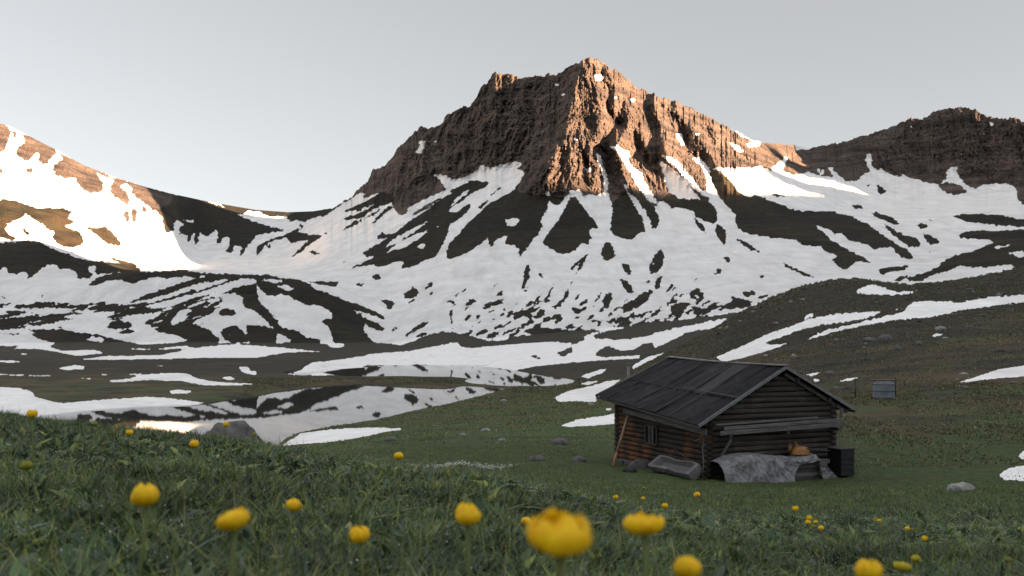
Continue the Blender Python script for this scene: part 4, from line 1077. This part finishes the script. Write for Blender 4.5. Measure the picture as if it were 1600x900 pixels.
mb = MB(); a = fl + ldir * 3.1 + out_l * .30; a.z = -4.72; c = fl + ldir * .2 + out_l * .30; c.z = -4.60
mb.beam(a, c, .05, .24, UP, .012); top(mb, "leaning_board", M_GREYW, (a + c) / 2, "wide grey board fixed along the wall just above the log trough", "board")

# ------------------------------------------------------------------ water tank on the slope
tk = at(1381, 611, 70); tk.z = float(gz(tk.x, tk.y)) - .1
tank = empty("water_tank", tk, "blue grey metal tank standing on the slope behind the hut", "tank")
M_TANK = plain("tank_metal", (.10, .125, .155), (.20, .23, .27), 2.5, .5, .4, .2)
mb = MB(); n = 18
mb.tube([tk, tk + UP * .03, tk + UP * 1.12, tk + UP * 1.15], [.72, .76, .76, .70], n); mb.build("tank_body", M_TANK, tank)
for z_ in (.10, .58, 1.08):
    mb = MB(); mb.tube([tk + UP * z_, tk + UP * (z_ + .05)], .785, n); mb.build("hoop", M_GREYD, tank)
mb = MB(); mb.tube([tk + UP * 1.15, tk + UP * 1.26, tk + UP * 1.28], [.62, .55, .1], n); mb.build("lid", plain("tank_lid", (.06, .07, .095), (.11, .125, .16), 3, .6, .3), tank)
rk0 = tk + Vector((-1.75, .9, 0)); rk0.z = float(gz(rk0.x, rk0.y)) - .1
rack = empty("pole_rack", rk0, "thin grey crossbar on posts behind the tank on the slope", "rack")
mb = MB(); mb.tube([rk0, rk0 + UP * 1.62], .055, 8); mb.build("post", M_GREYD, rack, True)
rk1 = tk + Vector((1.2, .9, 0)); rk1.z = float(gz(rk1.x, rk1.y)) - .1
mb = MB(); mb.tube([rk1, rk1 + UP * (1.45)], .05, 8); mb.build("post", M_GREYD, rack, True)
mb = MB(); mb.tube([rk0 + UP * 1.55 - Vector((.1, 0, 0)), Vector((rk1.x + .35, rk1.y, rk0.z + 1.50))], .045, 8); mb.build("crossbar", M_GREYW, rack, True)

# ------------------------------------------------------------------ boulders
def boulder(x, y, d, wpx, hpx, label, mat, seed, deep=.8, sink=.35, cat="boulder"):
    p = at(x, y, d); sx = wpx / 2 / F * d; szz = hpx / F * d
    g0_ = float(gz(p.x, p.y)); c = Vector((p.x, p.y, g0_ + szz * (.5 - sink)))
    mb = MB(); rock_mesh(mb, c, sx, sx * deep, szz * .75, seed, 4 if wpx > 30 else 3)
    top(mb, "boulder", mat, (c.x, c.y, g0_), label, cat, None, True)
p = at(357, 690, 14.5)
mb = MB(); rock_mesh(mb, Vector((p.x, p.y, -1.52)), .40, .34, .32, 44, 4); top(mb, "boulder", M_ROCK, (p.x, p.y, -1.8), "large smooth grey boulder behind the grass edge by the tarn", "boulder", None, True)
boulder(875, 690, 52, 26, 10, "low grey boulder on the grass left of the hut", M_ROCK, 3)
boulder(840, 718, 40, 24, 9, "small dark boulder in the hollow left of the hut, below the others", M_ROCK, 4)
boulder(905, 716, 41, 22, 9, "small flat boulder nearest the leaning pole", M_ROCK, 5)
boulder(1500, 789, 18, 38, 13, "pale lichen covered rock alone in the grass right of the hut", M_ROCKP, 6, .7, .3)
boulder(1384, 532, 118, 22, 10, "grey rock on the slope above the tank, middle of three", M_ROCK, 7)
boulder(1358, 531, 120, 20, 7, "flat dark rock on the slope above the tank, left of its neighbours", M_ROCK, 8)
boulder(1470, 523, 125, 18, 6, "pale flat rock high on the right hand slope", M_ROCKP, 9)
boulder(1436, 541, 112, 10, 7, "small rounded rock right of the three on the slope", M_ROCK, 10)
boulder(1402, 548, 108, 10, 6, "small rock just below the middle rock of the slope", M_ROCK, 12)
boulder(1296, 565, 92, 14, 6, "small pale rock on the slope behind the hut gable", M_ROCK, 13)
boulder(1240, 541, 118, 8, 5, "tiny pale rock on the slope under the snow tongue", M_ROCKP, 14)
boulder(985, 741, 37.5, 22, 10, "dark stone in the grass at the foot of the leaning pole", M_ROCKD, 15)
boulder(1000, 730, 40.0, 34, 13, "broad dark footing rock under the far end of the long wall", M_ROCK, 16, .5, .3)
boulder(610, 684, 62, 18, 7, "small grey rock beside the near snow patch", M_ROCK, 17)
boulder(784, 688, 55, 12, 5, "small pale rock on the green slope above the tarn", M_ROCKP, 18)

rs = random.Random(77); SLOPE = "grey stone scattered with others on the grassy slope beyond the hut"
tmpl = []
for k in range(5):
    mb = MB(); rock_mesh(mb, Vector(), 1, .8, .6, 60 + k, 2)
    me = bpy.data.meshes.new("stone"); me.from_pydata([tuple(v) for v in mb.v], [], mb.f); me.update()
    me.polygons.foreach_set("use_smooth", [True] * len(me.polygons)); me.materials.append((M_ROCK, M_ROCKP, M_ROCKD, M_ROCK, M_ROCKP)[k]); tmpl.append(me)
cnt = 0
while cnt < 110:
    d = rs.uniform(60, 200); x = rs.uniform(700, 1590); X_ = (x - CX) / F * d; z = float(gz(X_, d)); y = H0 - z * F / d
    if z < LAKE + .5 or float(sample(S, np.array([x]), np.array([y]))[0]) > .4 or (x < 1000 and rs.random() < .75): continue
    if float(fbm(np.array([X_ / 11]), np.array([d / 9]), 2, 99)[0]) < .02: continue
    r_ = rs.uniform(.10, .30) * (1 + d / 160); o = link("stone", tmpl[rs.randrange(5)]); o.location = (X_, d, z); o.scale = (r_, r_, r_ * rs.uniform(.6, 1)); o.rotation_euler = (0, 0, rs.uniform(0, 6))
    tag(o, SLOPE, "stone", "stones scattered on the slope"); cnt += 1
# ------------------------------------------------------------------ grass and herbs
m, t, b = new_mat("herb_leaf")
ca = N(t, "ShaderNodeAttribute", attribute_name="tint")
t.links.new(ca.outputs['Color'], b.inputs['Base Color'])
b.inputs['Roughness'].default_value = .55; b.inputs['Specular IOR Level'].default_value = .35
tr_ = N(t, "ShaderNodeBsdfTranslucent"); t.links.new(ca.outputs['Color'], tr_.inputs['Color'])
mxs = N(t, "ShaderNodeMixShader"); mxs.inputs[0].default_value = .25
outn = t.nodes["Material Output"]
t.links.new(b.outputs[0], mxs.inputs[1]); t.links.new(tr_.outputs[0], mxs.inputs[2]); t.links.new(mxs.outputs[0], outn.inputs['Surface'])
M_LEAF = m

def scatter(n, d0, d1, x0=-60, x1=1660, p=1.0):
    """positions evenly spread over the ground of the view wedge between two depths"""
    r = RNG.random(n); d = np.sqrt(d0 ** 2 + r * (d1 ** 2 - d0 ** 2)) if p == 1 else d0 + (d1 - d0) * r ** p
    u = RNG.uniform(x0, x1, n)
    return (u - CX) / F * d, d

def blades(X, Y, hgt, wid, lean, seg=3, leafy=0.0):
    """bent tapering blades; leafy > 0 widens them into small ovate leaves"""
    n = len(X); z = gz(X, Y) - .01
    az = RNG.uniform(0, 2 * np.pi, n); ln = lean * RNG.uniform(.3, 1.3, n); face = az + RNG.uniform(-.9, .9, n) + np.pi / 2
    co = np.zeros((n, 2 * seg + 1, 3))
    for i in range(seg + 1):
        f = i / seg
        cx = X + np.cos(az) * ln * hgt * f ** 1.8; cy = Y + np.sin(az) * ln * hgt * f ** 1.8; cz = z + hgt * f * (1 - .35 * ln * f)
        if i < seg:
            w = wid * ((1 - f) ** .6 if not leafy else (.25 + 1.0 * np.sin(np.pi * min(.98, f * .75 + .15)))) * .5
            co[:, 2 * i] = np.stack([cx - np.cos(face) * w, cy - np.sin(face) * w, cz], -1)
            co[:, 2 * i + 1] = np.stack([cx + np.cos(face) * w, cy + np.sin(face) * w, cz], -1)
        else: co[:, 2 * seg] = np.stack([cx, cy, cz], -1)
    k = 2 * seg + 1; base = (np.arange(n) * k)[:, None]
    q = np.concatenate([base + np.array([[2 * i, 2 * i + 1, 2 * i + 3, 2 * i + 2]]) for i in range(seg - 1)], 0)
    tr = base + np.array([[2 * seg - 2, 2 * seg - 1, 2 * seg]])
    return co.reshape(-1, 3), q, tr, k

def clump(X, Y, s, seed): return fbm(X / s, Y / s, 3, seed)

PAL = np.array([(.032, .064, .036), (.062, .110, .042), (.105, .150, .046), (.195, .220, .046), (.068, .104, .076), (.26, .23, .10), (.090, .064, .038), (.15, .105, .06)])
def tint(n, wts, X, Y):
    wts = list(wts) + [0] * (len(PAL) - len(wts)); c = PAL[RNG.choice(len(PAL), n, p=np.array(wts) / sum(wts))]
    v = 1.0 * np.clip(1 + .85 * clump(X, Y, .8, 91) + .8 * clump(X, Y, .16, 92) + RNG.normal(0, .16, n), .35, 2.0)
    return c * v[:, None]

def make_grass(name, parts):
    co, qs, ts, col, off = [], [], [], [], 0
    for (X, Y, hgt, wid, lean, seg, leafy, wts) in parts:
        a, q, tr, k = blades(X, Y, hgt, wid, lean, seg, leafy)
        co.append(a); qs.append(q + off); ts.append(tr + off); off += len(a)
        col.append(np.repeat(tint(len(X), wts, X, Y), k, 0))
    me = raw_mesh(name, np.concatenate(co), np.concatenate(qs), np.concatenate(ts))
    cattr(me, "tint", np.concatenate(col))
    return tag(link(name, me, M_LEAF), kind='stuff')

def hvar(X, Y, h, s=.5): return h * np.clip(.95 + 1.3 * clump(X, Y, s, 95) + .5 * clump(X, Y, s * .3, 98) + RNG.normal(0, .25, len(X)), .2, 2.6)
parts = []
for (n, d0, d1, h, wd, ln, leafy, wts) in (
        (9000, .55, 2.2, .13, .0042, .9, 0, (2, 4, 5, 4, 1, .7)), (16000, .55, 2.2, .085, .013, 1.0, 1, (6, 5, 2, .6, 4, 0)),
        (30000, 2.2, 5, .12, .0046, .8, 0, (2, 4, 5, 3.5, 1, .7)), (42000, 2.2, 5, .075, .014, 1.0, 1, (6, 5, 2, .6, 4, 0)),
        (60000, 5, 12, .10, .0055, .8, 0, (2, 5, 4, 1.5, 1, .6)), (60000, 5, 12, .065, .017, 1.0, 1, (5, 5, 3, .6, 3, .1)),
        (80000, 12, 26, .075, .010, .8, 0, (1, 5, 5, 1.5, 1, .6)), (70000, 26, 50, .075, .018, .8, 0, (.6, 5, 6, 1.5, 1, .8))):
    X, Y = scatter(n, d0, d1)
    if d0 > 20:
        foot = (Y > 35.6) & (X > 3.2) & (X < 12.6); X, Y = X[~foot], Y[~foot]
        rem = (X / Y * F + CX > 1180) & (Y > 36) & (RNG.random(len(X)) < .8); X, Y = X[~rem], Y[~rem]
    keep = clump(X, Y, 1.1, 97) > -.45; X, Y = X[keep], Y[keep]
    parts.append((X, Y, hvar(X, Y, h), wd * RNG.uniform(.6, 1.4, len(X)), ln, 3, leafy, wts))
make_grass("grass", parts)
X, Y = scatter(9000, .7, 8)
make_grass("broad_leaves", [(X, Y, hvar(X, Y, .085), .038 * RNG.uniform(.5, 1.4, 9000), 1.5, 4, 1, (4, 5, 4, 3.0, 4, .3))])
# tussocks on the open slopes beyond the hut
X, Y = scatter(150000, 48, 235, 380, 1660); xe_, ye_ = scatter(16000, 39, 75, 1180, 1660); X = np.concatenate([X, xe_]); Y = np.concatenate([Y, ye_])
px_ = CX + F * X / Y; zc = gz(X, Y); py_ = H0 - zc * F / Y
ok = (sample(S, px_, np.clip(py_, 0, RH - 2)) < .42) & (zc > LAKE + .35) & (clump(X, Y, 7, 96) > -.25)
X, Y, px_ = X[ok], Y[ok], px_[ok]
rt = np.maximum(np.clip((px_ - 960) / 140, 0, 1), np.clip((Y - 140) / 30, 0, 1)); pk = RNG.random(len(X)) < rt
for sel, wts in ((~pk, (1, 5, 6, 1.2, 0, 1)), (pk, (3, 2.5, 1.2, .3, 0, 1.2, 5, 3))):
    xa, ya = X[sel], Y[sel]
    make_grass("tussock_grass", [(xa, ya, hvar(xa, ya, .11, 6) * (.7 + ya / 160), .055 * (.6 + ya / 90) * RNG.uniform(.6, 1.5, len(xa)), 1.1, 2, 0, wts)])
# taller seed stalks along the near crest
X, Y = scatter(900, 3, 11)
make_grass("tall_grass", [(X, Y, RNG.uniform(.14, .26, 900), np.full(900, .003), .35, 4, 0, (0, 1, 3, 4, 0, 3))])
# small white flowers along the crest
n = 420; u = np.concatenate([RNG.normal(690, 26, 200), RNG.normal(765, 18, 120), RNG.uniform(640, 800, 100)]); dd_ = RNG.uniform(7.6, 8.2, n)
X = (u - CX) / F * dd_; zc = (H0 - 727 - RNG.normal(0, 2.2, n) - 3 * np.sin(u / 17)) / F * dd_; r_ = RNG.uniform(.004, .009, n)
an = np.linspace(0, 2 * np.pi, 6)[:-1]
co = np.concatenate([np.stack([X, dd_, zc], -1)[:, None], np.stack([X[:, None] + r_[:, None] * np.cos(an), dd_[:, None] + r_[:, None] * np.sin(an) * .8, zc[:, None] + r_[:, None] * (.5 + .4 * np.sin(an * 2 + .5))], -1)], 1)
base = (np.arange(n) * 6)[:, None]
trs = np.concatenate([base + np.array([[0, 1 + i, 1 + (i + 1) % 5]]) for i in range(5)], 0)
me = raw_mesh("white_blossoms", co.reshape(-1, 3), None, trs)
tag(link("white_blossoms", me, plain("white_petal", (.5, .5, .5), (.7, .7, .68), 20, .6, .3)), kind='stuff')
# dew on the herbs
n = 4200; X, Y = scatter(n, .8, 9); zc = gz(X, Y) + RNG.uniform(.04, .13, n); r_ = RNG.uniform(.0012, .0024, n)
oc = np.array([(1, 0, 0), (0, 1, 0), (-1, 0, 0), (0, -1, 0), (0, 0, 1), (0, 0, -1)]); of = np.array([(0, 1, 4), (1, 2, 4), (2, 3, 4), (3, 0, 4), (1, 0, 5), (2, 1, 5), (3, 2, 5), (0, 3, 5)])
co = np.stack([X, Y, zc], -1)[:, None] + oc[None] * r_[:, None, None]
me = raw_mesh("dew", co.reshape(-1, 3), None, ((np.arange(n) * 6)[:, None, None] + of[None]).reshape(-1, 3))
md, t, b = new_mat("dew_drop"); b.inputs['Base Color'].default_value = (.75, .8, .82, 1); b.inputs['Roughness'].default_value = .08; b.inputs['Specular IOR Level'].default_value = 1
tag(link("dew", me, md), kind='stuff')

# ------------------------------------------------------------------ globe flowers
def petal_mat(name, c1, c2):
    m, t, b = new_mat(name)
    pos = N(t, "ShaderNodeTexCoord").outputs['Object']
    t.links.new(mixc(t, mapr(t, noise(t, pos, 5, 4, .6), .35, .65), c1, c2), b.inputs['Base Color'])
    b.inputs['Roughness'].default_value = .5; b.inputs['Specular IOR Level'].default_value = .3
    tl = N(t, "ShaderNodeBsdfTranslucent"); tl.inputs['Color'].default_value = (*c2, 1)
    ms = N(t, "ShaderNodeMixShader"); ms.inputs[0].default_value = .35
    t.links.new(b.outputs[0], ms.inputs[1]); t.links.new(tl.outputs[0], ms.inputs[2]); t.links.new(ms.outputs[0], t.nodes["Material Output"].inputs['Surface'])
    return m
M_PET = petal_mat("yellow_petal", (.92, .50, .006), (1.0, .76, .02))
M_PETL = petal_mat("lemon_petal", (.45, .38, .02), (.62, .52, .04))
M_PETG = petal_mat("greenish_petal", (.20, .22, .02), (.34, .34, .04))
M_STEM = petal_mat("flower_stem", (.14, .18, .055), (.23, .26, .09))
def head_mesh(seed, openness):
    r = random.Random(seed); mb = MB()
    for whorl, (n, rad, h, op) in enumerate(((6, 1.0, 1.0, openness), (5, .86, .95, openness * .75), (4, .68, .88, openness * .5))):
        for k in range(n):
            a0 = 2 * math.pi * (k + .5 * whorl + r.uniform(-.12, .12)) / n; wd = 2 * math.pi / n * .68; h_ = h * r.uniform(.86, 1.16); oo = op * r.uniform(.4, 1.6); rj = r.uniform(.88, 1.12)
            nu_, nv_ = 6, 7; vs = []
            for j in range(nv_ + 1):
                v = j / nv_
                th = math.pi * (.10 + (.84 - .34 * oo) * v)
                rr0 = rj * rad * .5 * math.sin(th) ** .85 * (1 + .25 * oo * v)
                zz = h_ * .46 * (1 - math.cos(th)) + .02
                half = wd * math.sin(math.pi * (.10 + .83 * v)) ** .6
                for i in range(nu_ + 1):
                    a = a0 + (i / nu_ * 2 - 1) * half
                    notch = -.06 * math.cos((i / nu_ * 2 - 1) * 2.6) * v ** 3 + .05 * v * v * math.sin(i * 2.1 + k * 3)
                    rr1 = rr0 * (1 + .05 * math.sin(3 * a + seed + k * 1.7) * v)
                    vs.append((rr1 * math.cos(a), rr1 * math.sin(a), zz - notch * .6))
            fs = [(j * (nu_ + 1) + i, j * (nu_ + 1) + i + 1, (j + 1) * (nu_ + 1) + i + 1, (j + 1) * (nu_ + 1) + i) for j in range(nv_) for i in range(nu_)]
            mb.add(vs, fs)
    mb.tube([(0, 0, .02), (0, 0, .45)], [.12, .30], 8)
    me = bpy.data.meshes.new("blossom"); me.from_pydata([tuple(v) for v in mb.v], [], mb.f); me.update()
    me.polygons.foreach_set("use_smooth", [True] * len(me.polygons))
    return me
HEADS = {}
def head(kind, seed):
    key = (kind, seed)
    if key not in HEADS:
        me = head_mesh(seed, {"round": .15, "open": .42, "bud": .05}[kind]); me.materials.append({"round": M_PET, "open": M_PET, "bud": M_PETG}[kind]); HEADS[key] = me
    return HEADS[key]
def leaf_verts(mb, base, direc, L):
    """one deeply cut palmate leaf on its stalk"""
    d = Vector(direc).normalized(); tip = base + d * L * .6 + UP * L * .25
    mb.tube([base, base.lerp(tip, .5) + UP * L * .08, tip], .0016, 5)
    for a in (-1.2, -.6, 0, .6, 1.2):
        dd = Matrix.Rotation(a, 3, 'Z') @ d; ll = L * (.55 if abs(a) < 1 else .4)
        w_ = dd.cross(UP) * L * .10; mid = tip + dd * ll * .55 + UP * .004; end = tip + dd * ll - UP * L * .12
        mb.add([tip, mid + w_, end, mid - w_], [(0, 1, 2, 3)])
def flower(x, y, wpx, d, label, kind="round", lean=(0, 0), seed=1, group="globe flowers in the meadow", tilt=.15, mat=None):
    p = at(x, y, d); dia = wpx / F * d
    gxx, gyy = p.x - lean[0], p.y - lean[1]; zg = float(gz(gxx, gyy))
    root = empty("globe_flower", (gxx, gyy, zg), label, "flower", group)
    hgt = dia * (.66 if kind == 'open' else .82); basep = Vector((p.x, p.y, p.z - hgt * .5))
    mb = MB(); s0 = Vector((gxx, gyy, zg - .01)); mid = s0.lerp(basep, .55) + Vector((-.25 * lean[0], -.25 * lean[1], 0)) + Vector((.004, 0, 0))
    r_ = max(.0018, dia * .075)
    pts = [s0, s0.lerp(mid, .5), mid, mid.lerp(basep, .5) + Vector((.12 * lean[0], 0, 0)), basep + UP * dia * .03]
    mb.tube(pts, [r_ * 1.1, r_, r_, r_ * .95, r_ * 1.2], 7); mb.build("stem", M_STEM, root, True)
    me = head(kind, seed); o = bpy.data.objects.new("blossom", me); COL.objects.link(o); o.parent = root
    if mat:
        o.material_slots[0].link = 'OBJECT'; o.material_slots[0].material = mat
    o.location = basep - Vector(root.location); o.scale = (dia * 1.06, dia * 1.06, dia * (.74 if kind == 'open' else .92))
    ax = random.Random(int(x * 7 + y)); o.rotation_euler = (ax.uniform(-tilt, tilt) + .12, ax.uniform(-tilt, tilt), ax.uniform(0, 6))
    if d < 8:
        mb = MB(); ra = random.Random(int(x + 3 * y))
        for q in range(3):
            mb = MB(); a = ra.uniform(0, 6.28); leaf_verts(mb, s0.lerp(mid, .3 + .2 * q), (math.cos(a), math.sin(a), .1), .05); mb.build("leaf", M_STEM, root)
    return root
G1 = "globe flowers in the meadow"
near_f = [
 (875, 838, 92, .66, "largest yellow bloom, wide open and ragged, at the bottom of the meadow", "open", (.01, 0), 2),
 (1008, 820, 52, 1.0, "big yellow globe flower on a pale straight stem beside the largest bloom", "open", (0, .01), 4), (730, 806, 37, 1.4, "yellow globe flower on an upright stem left of the largest bloom", "round", (0, 0), 5),
 (563, 837, 30, 1.6, "short yellow globe flower between the tall stemmed ones", "round", (-.01, 0), 6), (367, 814, 48, 1.05, "broad yellow globe flower with a green sepal and a leaning stem", "open", (.02, 0), 7),
 (230, 776, 38, 1.35, "round yellow globe flower on a stem bent to the left", "round", (.035, 0), 8), (457, 790, 22, 2.2, "small yellow globe flower on a stem leaning left", "round", (.03, 0), 9),
 (1075, 889, 38, 1.0, "yellow globe flower half cut off by the bottom edge, right of the largest bloom", "round", (0, 0), 10), (1355, 894, 38, 1.0, "yellow globe flower half cut off by the bottom edge, far right", "round", (0, 0), 11),
 (622, 713, 13, 3.9, "single yellow globe flower standing above the crest on a thin stem", "round", (0, 0), 12), (823, 815, 14, 3.2, "small yellow globe flower just left of the largest bloom", "round", (0, 0), 13),
 (50, 647, 14, 4.0, "yellow globe flower at the left grass edge before the snow bank", "round", (0, 0), 14), (148, 662, 8, 6.5, "pale yellow flower on the left grass crest before the dark water", "bud", (0, 0), 15),
 (202, 676, 10, 5.5, "yellow globe flower on the crest below the bright reflection", "round", (0, 0), 16), (304, 694, 13, 4.2, "yellow globe flower with a dark bud beside it, below the boulder", "round", (0, 0), 17),
 (352, 663, 9, 6.5, "yellow globe flower rising in front of the large boulder", "round", (0, 0), 18), (398, 679, 7, 7.0, "tiny pale flower right of the large boulder", "bud", (0, 0), 19),
 (42, 728, 17, 2.6, "greenish yellow half open bud in the left meadow", "bud", (0, 0), 20),
 (962, 777, 8, 6.5, "small yellow flower in the meadow below the leaning pole, leftmost of its cluster", "round", (0, 0), 21), (1005, 763, 5, 7.5, "tiny greenish flower topmost below the log trough", "bud", (0, 0), 22),
 (1005, 779, 6, 6.8, "tiny yellow flower directly under the greenish one below the trough", "round", (0, 0), 23), (1039, 791, 9, 5.8, "small leaning yellow flower below the near corner of the hut", "round", (.02, 0), 24),
 (1090, 773, 9, 6.6, "small yellow flower just below the plastic sheet", "round", (0, 0), 25),
 (1243, 795, 9, 5.6, "highest yellow flower of the group in the right meadow", "round", (0, 0), 26), (1264, 809, 8, 5.6, "yellow flower at the top left of the tight group of five", "round", (0, 0), 27),
 (1263, 816, 8, 5.5, "yellow flower lowest left in the tight group of five", "round", (0, 0), 28), (1275, 816, 6, 5.8, "small yellow flower in the centre of the tight group of five", "round", (0, 0), 29),
 (1283, 825, 8, 5.2, "yellow flower at the right of the tight group of five", "round", (0, 0), 30), (1271, 823, 6, 5.4, "pale yellow flower at the bottom of the tight group of five", "bud", (0, 0), 32),
 (1374, 814, 6, 6.0, "tiny yellow flower left of the two small ones in the right meadow", "round", (0, 0), 33), (1418, 826, 7, 5.4, "small pale yellow flower in the right meadow on a bent stem", "round", (.02, 0), 34), (1445, 842, 9, 4.8, "small yellow flower with dark stem in the right meadow", "round", (0, 0), 35),
 (1409, 886, 22, 2.0, "lemon yellow open flower at the lower right", "open", (.01, 0), 36), (1431, 873, 13, 2.5, "lemon yellow nodding flower above the open one at the lower right", "round", (0, 0), 37), (1575, 874, 10, 2.8, "faint yellow flower at the far right edge of the meadow", "bud", (0, 0), 38)]
for (x, y, wpx, d, lab, kind, ln, sd) in near_f:
    flower(x, y, wpx, d, lab, kind, ln, sd, mat=M_PETL if sd in (36, 37) else None)
